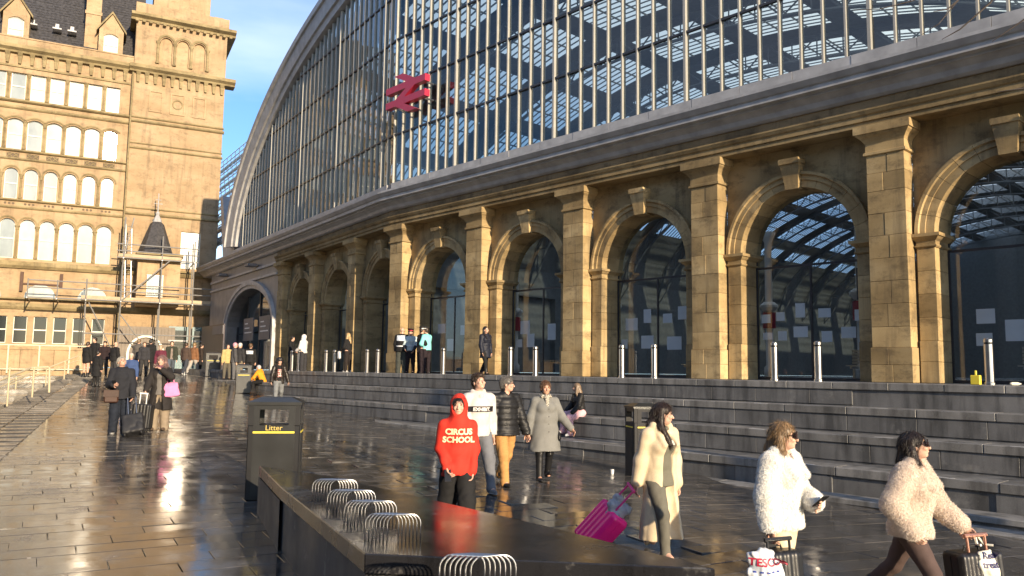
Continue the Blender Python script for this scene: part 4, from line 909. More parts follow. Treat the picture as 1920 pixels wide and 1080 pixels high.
# dark hoarding and hanging signs by the archway
hz_ = root('dark_hoarding', FA(28, .8, 0), 'dark purple site hoarding left of the grey archway', 'hoarding')
b = MB(); b.box(FA, (24.8, 31), (.55, .65), (-.5, 3.1)); obj('panel', b, plain('purple_black_panel', (.022, .014, .026), .4), hz_)
b = MB(); b.box(FA, (24.8, 27.6), (.65, .7), (2.4, 3.0)); obj('sign_band', b, M['leadd'], hz_)
for i, (x, lab) in enumerate(((22.3, 'left hanging dark banner in the grey archway'), (18.8, 'right hanging dark banner in the grey archway'))):
    bn = root('banner', FA(x, -.3, 2.6), lab, 'banner', 'hanging banners in the archway')
    b = MB(); b.box(FA, (x-1.1, x+1.1), (-.36, -.3), (1.9, 3.4)); obj('panel', b, M['leadd'], bn)
    b = MB()
    for j, (l0, l1) in enumerate(((.8, .1), (.8, -.3), (.8, -.8))): b.box(FA, (x+l1, x+l0), (-.3, -.29), (3.0-j*.3, 3.08-j*.3))
    obj('text_row', b, M['white'], bn)
# ================================================================ big hall across the street (out of view, added for the glass to reflect)
hl = root('unseen_hall', [-62, -20, -2], 'long grey classical hall across the street, unseen, added for reflections in the glass', 'hall')
u = vdir(-43.24+4); v = np.array([-u[1], u[0], 0]); O = np.array([-48, 10, -2.5]); FT = lambda a, c, z: O+u*a+v*c+ZV*z
M['hallst'] = plain('hall_stone', (.30, .27, .23), .85, var=.25, scale=.2)
b = MB(); b.box(FT, (-95, 30), (0, 40), (0, 22)); obj('wall', b, M['hallst'], hl)
b = MB(); b.box(FT, (-96, 31), (-4, 41), (17, 22.5)); obj('entablature', b, M['hallst'], hl)
b = MB(); b.box(FT, (-75, 10), (4, 36), (22.5, 30)); obj('attic', b, M['hallst'], hl)
cmn = MB(); cmn.lathe(W, [(.95, 0), (.8, .4), (.68, 15.6), (1.0, 16.8)], 12); cmm = cmn.mesh('column')
for i in range(30): obj('column', cmm, M['hallst'], hl, Matrix.Translation(Vector(FT(-93+i*4.2, -2.2, 0))))
# ================================================================ figures: implicit surfaces meshed with surface nets
def nrm(v): v = np.asarray(v, float); return v/(np.linalg.norm(v)+1e-12)
class SDF:
    def __init__(s, h): s.h = h; s.ops = []; s.bb = []
    def _b(s, lo, hi): s.bb.append((np.array(lo), np.array(hi)))
    def cone(s, a, b, ra, rb, k=.02, op='u'):
        a, b = np.asarray(a, float), np.asarray(b, float); r_ = max(ra, rb); lo, hi = np.minimum(a, b)-r_, np.maximum(a, b)+r_
        ba = b-a; L2 = ba@ba+1e-9
        def fn(X, Y, Z):
            x, y, z = X-a[0], Y-a[1], Z-a[2]; t = np.clip((x*ba[0]+y*ba[1]+z*ba[2])/L2, 0, 1)
            return np.sqrt((x-ba[0]*t)**2+(y-ba[1]*t)**2+(z-ba[2]*t)**2)-(ra+(rb-ra)*t)
        s.ops.append((op, k, fn, lo, hi)); 
        if op == 'u': s._b(lo, hi)
    def chain(s, pts, rs, k=.02):
        for i in range(len(pts)-1): s.cone(pts[i], pts[i+1], rs[i], rs[i+1], k)
    def econe(s, a, b, wa, da, wb, db, side, k=.03, op='u'):
        a, b = np.asarray(a, float), np.asarray(b, float); ba = b-a; L_ = np.linalg.norm(ba)+1e-9; ax = ba/L_
        u = np.asarray(side, float); u = nrm(u-ax*(u@ax)); v = np.cross(ax, u); r_ = max(wa, da, wb, db); lo, hi = np.minimum(a, b)-r_, np.maximum(a, b)+r_
        def fn(X, Y, Z):
            x, y, z = X-a[0], Y-a[1], Z-a[2]; tt = x*ax[0]+y*ax[1]+z*ax[2]; t = np.clip(tt/L_, 0, 1)
            e = tt-t*L_; wu = wa+(wb-wa)*t; dv = da+(db-da)*t; m = np.minimum(wu, dv)
            cu = x*u[0]+y*u[1]+z*u[2]; cv = x*v[0]+y*v[1]+z*v[2]
            return (np.sqrt((cu/wu)**2+(cv/dv)**2+(e/m)**2)-1)*m
        s.ops.append((op, k, fn, lo, hi))
        if op == 'u': s._b(lo, hi)
    def ell(s, c, r_, axes=None, k=.015, op='u'):
        c = np.asarray(c, float); A = np.eye(3) if axes is None else np.asarray(axes, float); r_ = np.asarray(r_, float); e = np.abs(A.T) @ r_ if axes is None else np.full(3, max(r_))
        def fn(X, Y, Z):
            x, y, z = X-c[0], Y-c[1], Z-c[2]; q = [(A[i][0]*x+A[i][1]*y+A[i][2]*z)/r_[i] for i in range(3)]
            k0 = np.sqrt(q[0]**2+q[1]**2+q[2]**2); k1 = np.sqrt((q[0]/r_[0])**2+(q[1]/r_[1])**2+(q[2]/r_[2])**2)+1e-9
            return k0*(k0-1)/k1
        s.ops.append((op, k, fn, c-e, c+e))
        if op == 'u': s._b(c-e, c+e)
    def cut(s, p, n):   # keep the side the normal points away from
        p, n = np.asarray(p, float), nrm(n); s.ops.append(('c', 0, lambda X, Y, Z: (X-p[0])*n[0]+(Y-p[1])*n[1]+(Z-p[2])*n[2], None, None))
    def folds(s, amp, freq, vz=1., seed=0):
        """cloth creases: two octaves of ridged lattice noise, stretched along the fall of the cloth"""
        lat = np.random.default_rng(seed).uniform(-1, 1, (24, 24, 24)).astype(np.float32)
        def vn(x, y, z):
            i, j, k = np.floor(x).astype(int), np.floor(y).astype(int), np.floor(z).astype(int); u, v, w_ = x-i, y-j, z-k
            u, v, w_ = u*u*(3-2*u), v*v*(3-2*v), w_*w_*(3-2*w_); r_ = 0
            for a in (0, 1):
                for b in (0, 1):
                    for c in (0, 1): r_ = r_+lat[(i+a) % 24, (j+b) % 24, (k+c) % 24]*(u if a else 1-u)*(v if b else 1-v)*(w_ if c else 1-w_)
            return r_
        q = freq/3.2
        def fn(X, Y, Z):
            x, y, z = X*q+0*Y+0*Z+9, Y*q+0*X+0*Z+9, Z*q*vz+.35*X*q+0*Y+9
            n1 = vn(x, y, z); n2 = vn(x*2.1+3, y*2.1, z*1.9+.6*x)
            return ((1-np.abs(n1)*2.2)*.9+n2*.55)*amp
        s.ops.append(('n', 0, fn, None, None))
    def rings(s, amp, freq): s.ops.append(('n', 0, lambda X, Y, Z: -amp*np.abs(np.sin(Z*freq))+0*X+0*Y, None, None))
    def mesh(s, name):
        h = s.h; lo = np.min([b[0] for b in s.bb], 0)-4*h-.01; hi = np.max([b[1] for b in s.bb], 0)+4*h+.01
        n = np.ceil((hi-lo)/h).astype(int)+1; ax = [lo[i]+h*np.arange(n[i]) for i in range(3)]
        D = np.full(n, .5, np.float32)
        for op, k, fn, l_, h_ in s.ops:
            if op == 'n':
                ii = np.nonzero(np.abs(D) < .04)
                if len(ii[0]): D[ii] += fn(ax[0][ii[0]], ax[1][ii[1]], ax[2][ii[2]]).astype(np.float32)
                continue
            if l_ is None: sl = [slice(0, n[i]) for i in range(3)]
            else:
                pad = k+3*h; sl = [slice(max(0, int((l_[i]-pad-lo[i])/h)), min(n[i], int((h_[i]+pad-lo[i])/h)+2)) for i in range(3)]
            if any(q.stop <= q.start for q in sl): continue
            X, Y, Z = ax[0][sl[0]][:, None, None], ax[1][sl[1]][None, :, None], ax[2][sl[2]][None, None, :]
            f = fn(X, Y, Z); d = D[sl[0], sl[1], sl[2]]
            if op == 'u':
                if k > 0: hh = np.clip(.5+.5*(d-f)/k, 0, 1); r_ = d*(1-hh)+f*hh-k*hh*(1-hh)
                else: r_ = np.minimum(d, f)
            elif op == 's':
                if k > 0: hh = np.clip(.5-.5*(d+f)/k, 0, 1); r_ = d*(1-hh)-f*hh+k*hh*(1-hh)
                else: r_ = np.maximum(d, -f)
            elif op == 'c': r_ = np.maximum(d, f)
            D[sl[0], sl[1], sl[2]] = r_
        v, f = surfnet(D, lo, h); me = bpy.data.meshes.new(name)
        me.vertices.add(len(v)); me.vertices.foreach_set('co', v.astype(np.float32).ravel())
        me.loops.add(f.size); me.loops.foreach_set('vertex_index', f.ravel().astype(np.int32))
        me.polygons.add(len(f)); me.polygons.foreach_set('loop_start', np.arange(0, f.size, 4, dtype=np.int32)); me.polygons.foreach_set('loop_total', np.full(len(f), 4, np.int32))
        me.update(); me.validate(); me.polygons.foreach_set('use_smooth', [True]*len(me.polygons)); return me
def surfnet(D, lo, h):
    I = D < 0; n = D.shape
    c = np.zeros((n[0]-1, n[1]-1, n[2]-1), np.int8)
    for i in (0, 1):
        for j in (0, 1):
            for k in (0, 1): c += I[i:n[0]-1+i, j:n[1]-1+j, k:n[2]-1+k]
    cell_ = np.argwhere((c > 0) & (c < 8)); idx = -np.ones(c.shape, np.int64); idx[cell_[:, 0], cell_[:, 1], cell_[:, 2]] = np.arange(len(cell_))
    acc = np.zeros((len(cell_), 3)); cnt = np.zeros(len(cell_))
    cor = [(i, j, k) for i in (0, 1) for j in (0, 1) for k in (0, 1)]
    for a in cor:
        for axn in range(3):
            if a[axn]: continue
            b = list(a); b[axn] = 1
            da = D[cell_[:, 0]+a[0], cell_[:, 1]+a[1], cell_[:, 2]+a[2]]; db = D[cell_[:, 0]+b[0], cell_[:, 1]+b[1], cell_[:, 2]+b[2]]
            m = (da < 0) != (db < 0); t = np.where(m, da/(da-db+1e-12), 0)
            p = np.array(a, float)[None, :].repeat(len(cell_), 0); p[:, axn] += t; acc[m] += p[m]; cnt[m] += 1
    v = lo+h*(cell_+acc/np.maximum(cnt, 1)[:, None]); F = []
    for axn in range(3):
        sl0 = [slice(1, n[i]-1) for i in range(3)]; sl0[axn] = slice(0, n[axn]-1); sl1 = list(sl0); sl1[axn] = slice(1, n[axn])
        A, B = I[tuple(sl0)], I[tuple(sl1)]; e = np.argwhere(A != B); fl = A[e[:, 0], e[:, 1], e[:, 2]]
        off = np.ones(3, int); off[axn] = 0; e = e+off; u_, w_ = [(1, 2), (2, 0), (0, 1)][axn]
        q = []
        for du, dw in ((1, 1), (0, 1), (0, 0), (1, 0)):
            cc = e.copy(); cc[:, u_] -= du; cc[:, w_] -= dw; q.append(idx[cc[:, 0], cc[:, 1], cc[:, 2]])
        q = np.stack(q, 1); q[~fl] = q[~fl][:, ::-1]; F.append(q)
    F = np.concatenate(F); return v, F[(F >= 0).all(1)]
# ---------------------------------------------------------------- garments and skin materials
def cloth(name, col, rough=.85, var=.15, weave=120, sheen=.0):
    t = NT(name); c = np.array(col); n = t.noise(7, 5); n2 = t.noise(weave, 2)
    t.set(t.mix(.35, t.ramp(n, [(.3, tuple(c*(1-var))), (.7, tuple(np.minimum(1, c*(1+var))))]), t.ramp(n2, [(.3, tuple(c*.75)), (.7, tuple(np.minimum(1, c*1.2)))])), rough, spec=.3)
    t.bump(n2, .25, .003); return t.m
_cm = {}
def C(col, rough=.85, **kw):
    k = (tuple(col), rough)
    if k not in _cm: _cm[k] = cloth('fabric_%d' % len(_cm), col, rough, **kw)
    return _cm[k]
def skin(col=(.56, .34, .25)):
    k = ('s',)+tuple(col)
    if k not in _cm:
        t = NT('skin_%d' % len(_cm)); c = np.array(col); n = t.noise(25, 4); t.set(t.ramp(n, [(.3, tuple(c*.88)), (.7, tuple(c*1.1))]), .5, spec=.4); t.b.inputs['Subsurface Weight'].default_value = .12; t.b.inputs['Subsurface Radius'].default_value = (.02, .008, .004); _cm[k] = t.m
    return _cm[k]
def hairm(col):
    k = ('h',)+tuple(col)
    if k not in _cm:
        t = NT('hair_%d' % len(_cm)); c = np.array(col); n = t.noise(90, 4, vscale=(1, 1, .12)); t.set(t.ramp(n, [(.3, tuple(c*.5)), (.7, tuple(np.minimum(1, c*1.5)))]), .45, spec=.5); t.bump(n, .5, .006); _cm[k] = t.m
    return _cm[k]
def dirv(f, o, sg): f, o = R(f), R(o); return np.array([sg*math.sin(o), math.sin(f)*math.cos(o), -math.cos(f)*math.cos(o)])
def find(x, yt, H):
    """ground point below image column x where a figure of height H reaches up to row yt (nearest solution)"""
    hor = 697+(x-960)*.0134; pe = None
    for yb in np.arange(1400, hor, -1.0):
        P = gp(x, yb); v = P+ZV*H-CC; e = 540-FPX*(v@CU)/(v@CF)-yt
        if pe is not None and pe[0] > 0 >= e: return P
        pe = (e, P)
    return pe[1]
FIG = {}
def person(P, H, az, label, arms=((4, 8, 8, 4), (4, 8, 8, 4)), legs=((0, 3, 0, 0), (0, 3, 0, 0)), lean=2, head=(0, 0), lod=1, skin_col=(.56, .34, .25), top=None, bottom=None, shoe=None, hair=None, coat=None, fem=False, seat=None, curl=(.5, .5), name=None, group=None, build=1., scarf=None, girth=1.):
    """arms: per side (upper fwd, upper out, fore fwd, fore out) degrees; legs: (thigh fwd, out, shin fwd, foot pitch); index 0 = person's right (+x)"""
    hb, hc = ((.0075, .011), (.014, .015), (.02, .02))[lod]; S = H; sgs = (1, -1)
    X_ = np.array([1., 0, 0]); hipw = (.052 if not fem else .054)*S; shw = (.106 if not fem else .096)*S*build
    rot = Matrix.Rotation(-R(lean), 3, 'X'); rt_ = np.array(rot)
    pel = np.array([0, 0, .53*S]); up = lambda z, y=0., x=0.: pel+rt_ @ np.array([x, y, (z-.53)*S])
    J = {}; low = 1e9
    for i, sg_ in enumerate(sgs):
        tf, to, sf, fp = legs[i]; hip = np.array([sg_*hipw, 0, .515*S]); kn = hip+dirv(tf, to, sg_)*.243*S; an = kn+dirv(sf, to*.6, sg_)*.233*S
        J['hip', i], J['knee', i], J['ank', i] = hip, kn, an
        heel = an[2]-(.04*S+.5*abs(math.sin(R(fp)))*.09*S); low = min(low, heel)
    for i, sg_ in enumerate(sgs):
        uf, uo, ff, fo = arms[i]; sh = up(.792, -.004*S, sg_*shw); el = sh+dirv(uf, uo, sg_)*.17*S; wr = el+dirv(ff, fo, sg_)*.148*S
        J['sh', i], J['el', i], J['wr', i] = sh, el, wr; J['hd', i] = wr+dirv(ff, fo, sg_)*.05*S
    dz = -low if seat is None else seat-.46*S
    for k in J: J[k] = J[k]+np.array([0, 0, dz])
    pel = pel+np.array([0, 0, dz]); up = lambda z, y=0., x=0.: pel+rt_ @ np.array([x, y, (z-.53)*S])
    hy, hp = head; Rh = np.array(Matrix.Rotation(-R(hy), 3, 'Z') @ Matrix.Rotation(-R(lean*.3) - R(hp), 3, 'X'))
    nb = up(.83, 0); hb0 = nb+rt_ @ np.array([0, .012*S, .035*S]); hcn = hb0+Rh @ np.array([0, .008*S, .062*S])
    hl_ = lambda x, y, z: hcn+Rh @ (np.array([x, y, z])*S)
    Mx = Maz(az, P); label_name = name or 'person'
    rt = root('person', P, label, 'person', group, M=Mx)
    # --- body
    b = SDF(hb)
    b.ell(hl_(0, -.006, .014), np.array([.046, .057, .052])*S, Rh.T, .01)
    b.ell(hl_(0, .012, -.028), np.array([.036, .040, .040])*S, Rh.T, .02)
    b.ell(hl_(0, .032, -.052), np.array([.018, .016, .013])*S, Rh.T, .012)
    if lod < 2:
        b.cone(hl_(0, .046, .004), hl_(0, .062, -.021), .0055*S, .0085*S, .008)
        for sx in (-1, 1):
            b.ell(hl_(sx*.019, .056, .005), np.array([.011, .008, .007])*S, Rh.T, .008, 's'); b.ell(hl_(sx*.047, -.004, -.008), np.array([.006, .012, .018])*S, Rh.T, .004)
            b.ell(hl_(sx*.022, .040, -.018), np.array([.014, .014, .012])*S, Rh.T, .012)
        b.ell(hl_(0, .049, -.036), np.array([.015, .008, .0045])*S, Rh.T, .004)
    b.cone(nb-[0, 0, .02*S], hb0+Rh @ np.array([0, -.004*S, .03*S]), .036*S*(.85 if fem else 1), .031*S*(.85 if fem else 1), .02)
    b.econe(up(.53), up(.62), .08*S, .058*S, .07*S, .052*S, X_); b.econe(up(.62), up(.74), .07*S, .052*S, .09*S, .06*S, X_); b.econe(up(.74), up(.81), .09*S, .06*S, .06*S, .042*S, X_)
    for i, sg_ in enumerate(sgs):
        b.chain([J['sh', i], J['el', i], J['wr', i]], [.036*S, .027*S, .018*S], .02)
        b.chain([J['hip', i], J['knee', i], J['ank', i]], [.062*S, .036*S, .024*S], .02)
        b.cone(J['ank', i], J['ank', i]+np.array([0, .05*S, -.02*S]), .024*S, .018*S, .02)
        fd = nrm(J['hd', i]-J['wr', i]); pn = nrm(np.array([-sg_, .25, 0])-fd*(np.array([-sg_, .25, 0])@fd)); sp = np.cross(fd, pn)*sg_
        if lod == 2: b.ell(J['wr', i]+fd*.045*S, np.array([.012, .02, .05])*S, [pn, sp, fd], .012); continue
        b.ell(J['wr', i]+fd*.03*S, np.array([.0095, .024, .032])*S, [pn, sp, fd], .01)
        cu = curl[i]
        for q in range(4):
            o = J['wr', i]+fd*.054*S+sp*(q-1.5)*.0125*S; l_ = (.022, .026, .024, .018)[q]*S; a1, a2 = R(55*cu), R(120*cu)
            p1 = o+(fd*math.cos(a1)+pn*math.sin(a1))*l_; p2 = p1+(fd*math.cos(a2)+pn*math.sin(a2))*l_*.95
            b.chain([o, p1, p2], [.0054*S, .005*S, .0042*S], .003)
        o = J['wr', i]+fd*.02*S-sp*.02*S; p1 = o+nrm(fd*.6-sp*.7+pn*.4*cu)*.026*S; b.chain([o, p1, p1+nrm(fd*.9-sp*.2+pn*.8*cu)*.022*S], [.0075*S, .0062*S, .005*S], .006)
    obj('body', b.mesh('body'), skin(skin_col), rt, Mx)
    if lod < 2:
        for sx in (-1, 1):
            e = MB(); c_ = hl_(sx*.019, .0475, .005); e.lathe(lambda x, y, z: c_+np.array([x, y, z]), [(.0, -.009), (.006, -.006), (.009, 0), (.006, .006), (0, .009)], 8); obj('eye', e, M['eye'], rt, Mx, smooth=True)
            if lod == 0:
                e = SDF(.004); e.cone(hl_(sx*.010, .0535, .0185), hl_(sx*.030, .0465, .020), .0032, .0025, .001); obj('eyebrow', e.mesh('eyebrow'), hairm(hair[1] if hair else (.05, .03, .02)), rt, Mx)
    # --- trousers / skirt / shorts
    if bottom:
        col, fit, rgh = (bottom+(.85,))[:3]; g = SDF(hc); f = {'slim': 1.0, 'reg': 1.22, 'wide': 1.55}.get(fit, 1.2)
        g.econe(up(.50), up(.60), (.088 if fit == 'slim' else .094)*S*girth, .066*S*girth, .082*S*girth, .06*S*girth, X_)
        for i in range(2):
            kn, an = J['knee', i], J['ank', i]; e_ = an+np.array([0, -.004*S, -.012*S]); 
            if fit == 'shorts': g.chain([J['hip', i], J['hip', i]+(kn-J['hip', i])*.85], [.072*S, .062*S], .03); continue
            g.chain([J['hip', i], kn, an, e_], [.068*S*(1+.1*(f-1)), .042*S*f, .030*S*f*(1.15 if fit == 'wide' else 1), .031*S*f*(1.2 if fit == 'wide' else 1)], .025)
        hm = min([d_['hem'] for d_ in (top, coat) if d_]+[.6])
        if hm < .56 and seat is None: g.cut(up(max(hm, .47)+.035), [0, 0, 1])
        g.folds(.0035 if fit == 'slim' else .006, 34, 1.2, int(H*1e4) % 97); obj('trousers', g.mesh('trousers'), C(col, rgh), rt, Mx)
    # --- shoes
    if shoe:
        col, kind = shoe
        for i in range(2):
            a = J['ank', i]; fp = R(legs[i][3]); fw = np.array([0, math.cos(fp), -math.sin(fp)]); un = np.array([0, math.sin(fp), math.cos(fp)]); g = SDF(min(hc, .012)); sole = a-un*.036*S
            g.ell(sole+fw*.028*S+un*.012*S, np.array([.028, .078, .024])*S, [X_, fw, un], .01); g.ell(sole-fw*.018*S+un*.02*S, np.array([.024, .034, .034])*S, [X_, fw, un], .02)
            if kind == 'boot': g.cone(a-un*.01*S, a+nrm(J['knee', i]-a)*.08*S, .034*S, .036*S, .02)
            if kind == 'tall': g.cone(a-un*.01*S, a+nrm(J['knee', i]-a)*.2*S, .031*S, .038*S, .02)
            g.cut(sole-un*.002*S, -un); so = obj('shoe', g.mesh('shoe'), C(col, .5), rt, Mx)
            if kind == 'sneak' or kind == 'trainer':
                g = SDF(.01); g.ell(sole+fw*.024*S+un*.002*S, np.array([.031, .084, .012])*S, [X_, fw, un], .01); g.cut(sole-un*.006*S, -un); obj('sole', g.mesh('sole'), C((.6, .6, .6) if kind == 'sneak' else (.25, .25, .25), .7), so, Mx)
    # --- upper garments
    def upper(nm, col, loose, hem, rgh=.85, sleeve=1.0, flare=0., openf=0., fold=.006, puff=0., hood=None, collar=None, bulk=1., ffreq=26, fur=None):
        g = SDF(hc); lo = loose*S; sl = .5 if fur is None else .7
        w1, d1 = (.086*S+lo)*girth, (.062*S+lo)*girth; w2, d2 = (.078*S+lo)*girth, (.058*S+lo)*girth; w3, d3 = (.092*S*build+lo*.9), (.064*S+lo)
        hz = max(hem, .50)
        g.econe(up(hz-.01), up(.62), w1*bulk, d1*bulk, w2*bulk, d2*bulk, X_, .04); g.econe(up(.62), up(.735), w2*bulk, d2*bulk, w3, d3*(1.06 if fem else 1), X_, .04); g.econe(up(.735), up(.805), w3, d3, .062*S+lo*.6, .046*S+lo*.5, X_, .04)
        if fem and lod < 2:
            for sx in (-1, 1): g.ell(up(.725, .05*S+lo*.5, sx*.042*S), np.array([.045, .04, .045])*S, None, .05)
        for i in range(2):
            sh, el, wr = J['sh', i], J['el', i], J['wr', i]; e_ = el+(wr-el)*(.97*sleeve)
            g.chain([sh, el, e_], [(.038*S+lo*sl*.8), (.034*S+lo*sl), (.027*S+lo*sl)], .035); g.cone(up(.825), sh, .034*S, .034*S+lo*.4, .03)
            if puff == 0 and fur is None and lod < 2: g.cone(e_-(wr-el)*.04, e_+(wr-el)*.03, .026*S+lo*.45, .024*S+lo*.4, .006)
        if hem < .5:
            mid = up(.5); fwd = (J['knee', 0]+J['knee', 1])/2-(J['hip', 0]+J['hip', 1])/2
            bt = np.array([0, fwd[1]*.6 if seat is None else 0, pel[2]+(hem-.53)*S])
            g.econe(bt, mid, (.09*S+lo)*girth+flare*S, (.068*S+lo)*girth+flare*S*.8, w1*bulk, d1*bulk, X_, .05)
            g.cut([0, 0, bt[2]], [0, 0, -1])
        elif seat is None: g.cut(up(hem-.02), [0, 0, -1])
        if hood == 'down': g.ell(up(.825, -.055*S), np.array([.078, .05, .036])*S, None, .03); g.cone(up(.845, -.02*S, .05*S), up(.81, .05*S), .024*S, .02*S, .02); g.cone(up(.845, -.02*S, -.05*S), up(.81, .05*S), .024*S, .02*S, .02)
        if hood == 'up':
            g.ell(hl_(0, -.014, .004), np.array([.068, .078, .082])*S, Rh.T, .03); g.cone(up(.80), hb0, .085*S, .062*S, .04); g.ell(hl_(0, .075, -.008), np.array([.046, .075, .062])*S, Rh.T, .012, 's')
        if collar == 'stand': g.cone(up(.815, .0), up(.862, .004*S), .056*S, .050*S, .02)
        if collar == 'big':
            for sx in (-1, 1): g.chain([up(.85, -.04*S, sx*.03*S), up(.845, .005*S, sx*.062*S), up(.74, .075*S+lo, sx*.05*S)], [.026*S, .03*S, .022*S], .02)
        if collar: g.cone(up(.80, .03*S), up(.90, .03*S), .03*S, .036*S, .008, 's')
        if openf:
            hh = openf*S; zt_ = up(.80, .085*S+lo); zm_ = up(max(hem, .5), .085*S+lo+.02*S)
            g.econe(zm_, zt_, hh, .08*S, hh*.55, .06*S, X_, .008, 's')
            if hem < .5: g.econe(np.array([bt[0], bt[1]+.085*S+lo+flare*S, bt[2]-.05]), zm_, hh*1.5+flare*S*.4, .10*S, hh, .08*S, X_, .008, 's')
        if puff:
            g.rings(puff, 60/S)
        g.folds(fold, ffreq, .9, int(H*1e4+len(nm)*7) % 89)
        me = g.mesh(nm); o = obj(nm, me, C(col, rgh), rt, Mx)
        if fur: add_fur(o, me, fur, Mx)
        return o
    OUT = {'J': J, 'M': Mx, 'rt': rt, 'hl': hl_, 'up': up, 'S': S, 'Rh': Rh, 'g': {}}
    if top: OUT['g']['top'] = upper(**top)
    if coat: OUT['g']['coat'] = upper(**coat)
    if scarf:
        g = SDF(hc); 
        for a in np.linspace(0, 2*math.pi, 10)[:-1]: g.cone(up(.842, .008*S)+np.array([math.cos(a)*.048, math.sin(a)*.045, 0])*S, up(.842, .008*S)+np.array([math.cos(a+.7)*.048, math.sin(a+.7)*.045, .004])*S, .021*S, .021*S, .01)
        g.cone(up(.83, .06*S), up(.75, .085*S), .025*S, .02*S, .02); g.folds(.004, 60, 1, 3); obj('scarf', g.mesh('scarf'), scarf, rt, Mx)
    # --- hair
    if hair:
        st, col = hair[0], hair[1]; g = SDF(hc if lod else .008); hs = np.array([.052, .062, .058])*S
        if st == 'curly':
            g.ell(hl_(0, -.012, .03), np.array([.082, .080, .068])*S, Rh.T, .02)
            for sx in (-1, 1): g.ell(hl_(sx*.06, -.015, -.005), np.array([.04, .05, .045])*S, Rh.T, .02)
            g.folds(.010, 70, 1, 5)
        elif st == 'cap': pass
        else:
            g.ell(hl_(0, -.012, .020), hs, Rh.T, .012)
            if st in ('short', 'bob', 'mop'): g.ell(hl_(0, -.035, -.012), np.array([.044, .034, .045])*S, Rh.T, .02)
            if st == 'mop': g.ell(hl_(0, .03, .048), np.array([.042, .034, .02])*S, Rh.T, .015); g.ell(hl_(0, -.005, .05), np.array([.05, .055, .034])*S, Rh.T, .02)
            if st == 'bun': g.ell(hl_(0, -.03, .075), np.array([.03, .03, .026])*S, Rh.T, .01)
            if st in ('long', 'bob'):
                e_ = -.06 if st == 'bob' else -.19
                for sx in (-1, 1):
                    g.chain([hl_(sx*.03, -.02, .03), hl_(sx*.047, -.022, -.02), hl_(sx*.056, -.02, e_ if st == 'bob' else -.085), hl_(sx*.062, -.065 if hair[-1] == 'back' else .045, e_)], [.026*S, .020*S, .024*S, .014*S], .02)
                g.chain([hl_(0, -.04, .0), hl_(0, -.062, -.07), hl_(0, -.095, e_)], [.04*S, .04*S, .026*S], .03)
            g.ell(hl_(0, .062, -.022), np.array([.040, .052, .048])*S, Rh.T, .008, 's')
            if st in ('short', 'mop'): g.ell(hl_(0, .03, -.062), np.array([.07, .07, .042])*S, Rh.T, .008, 's')
            g.folds(.0025, 130 if st != 'mop' else 90, .3, 11)
        if st != 'cap':
            hme = g.mesh('hair'); ho = obj('hair', hme, hairm(col), rt, Mx)
            if lod == 0: add_fur(ho, hme, (6000, .055 if st in ('long', 'bob') else .028, col), Mx, True)
    return OUT
M['eye'] = plain('eye_dark', (.03, .022, .018), .2)
def add_fur(o, me, spec, Mx, strands=False):
    n, ln, col = spec; r_ = np.random.default_rng(3); nf = len(me.polygons)
    ce = np.empty(nf*3, np.float32); me.polygons.foreach_get('center', ce); ce = ce.reshape(-1, 3); no = np.empty(nf*3, np.float32); me.polygons.foreach_get('normal', no); no = no.reshape(-1, 3)
    k = r_.integers(0, nf, n); p = ce[k]+r_.normal(0, .004, (n, 3)); d = no[k]*.7+r_.normal(0, .3, (n, 3))+np.array([0, 0, -.45]); d /= np.linalg.norm(d, axis=1)[:, None]
    if strands:
        nk = no[k]; d = np.array([0, 0, -1.])-nk*(-nk[:, 2:3])+nk*.14+r_.normal(0, .16, (n, 3)); d /= np.linalg.norm(d, axis=1)[:, None]
    s = np.cross(d, r_.normal(0, 1, (n, 3))); s /= np.linalg.norm(s, axis=1)[:, None]; L_ = ln*r_.uniform(.6, 1.3, n)[:, None]; w_ = .0012
    V = np.stack([p-s*w_, p+s*w_, p+d*L_+np.array([0, 0, -.15])*L_], 1).reshape(-1, 3); m = bpy.data.meshes.new('fur')
    m.vertices.add(len(V)); m.vertices.foreach_set('co', V.astype(np.float32).ravel()); m.loops.add(len(V)); m.loops.foreach_set('vertex_index', np.arange(len(V), dtype=np.int32)); m.polygons.add(n); m.polygons.foreach_set('loop_start', np.arange(0, len(V), 3, dtype=np.int32)); m.polygons.foreach_set('loop_total', np.full(n, 3, np.int32)); m.update()
    tag(obj('hair_strands' if strands else 'fur', m, hairm(col) if strands else C(col, .9), o, Mx), kind='stuff')
def on_cloth(part_obj, me_txt, Mx, cx, cz, parent, mat, back=False, lift=.004, nm='lettering', sub=True):
    """wrap a flat mesh (x right, y up as read) onto the front or back of a garment"""
    bm = bmesh.new(); bm.from_mesh(part_obj.data); bv = BVHTree.FromBMesh(bm); bm.free()
    b2 = bmesh.new(); b2.from_mesh(me_txt)
    if sub: bmesh.ops.subdivide_edges(b2, edges=[e for e in b2.edges if e.calc_length() > .03], cuts=3, use_grid_fill=True)
    sg = 1 if not back else -1
    for v in b2.verts:
        x = (-v.co.x if not back else v.co.x)+cx; z = v.co.y+cz; e = v.co.z
        h = bv.ray_cast(Vector((x, .8*sg, z)), Vector((0, -sg, 0)))
        y = h[0].y if h[0] is not None else .12*sg
        v.co = Vector((x, y+sg*(lift+max(e, 0)), z))
    me = bpy.data.meshes.new(nm); b2.to_mesh(me); b2.free(); return obj(nm, me, mat, parent, Mx)
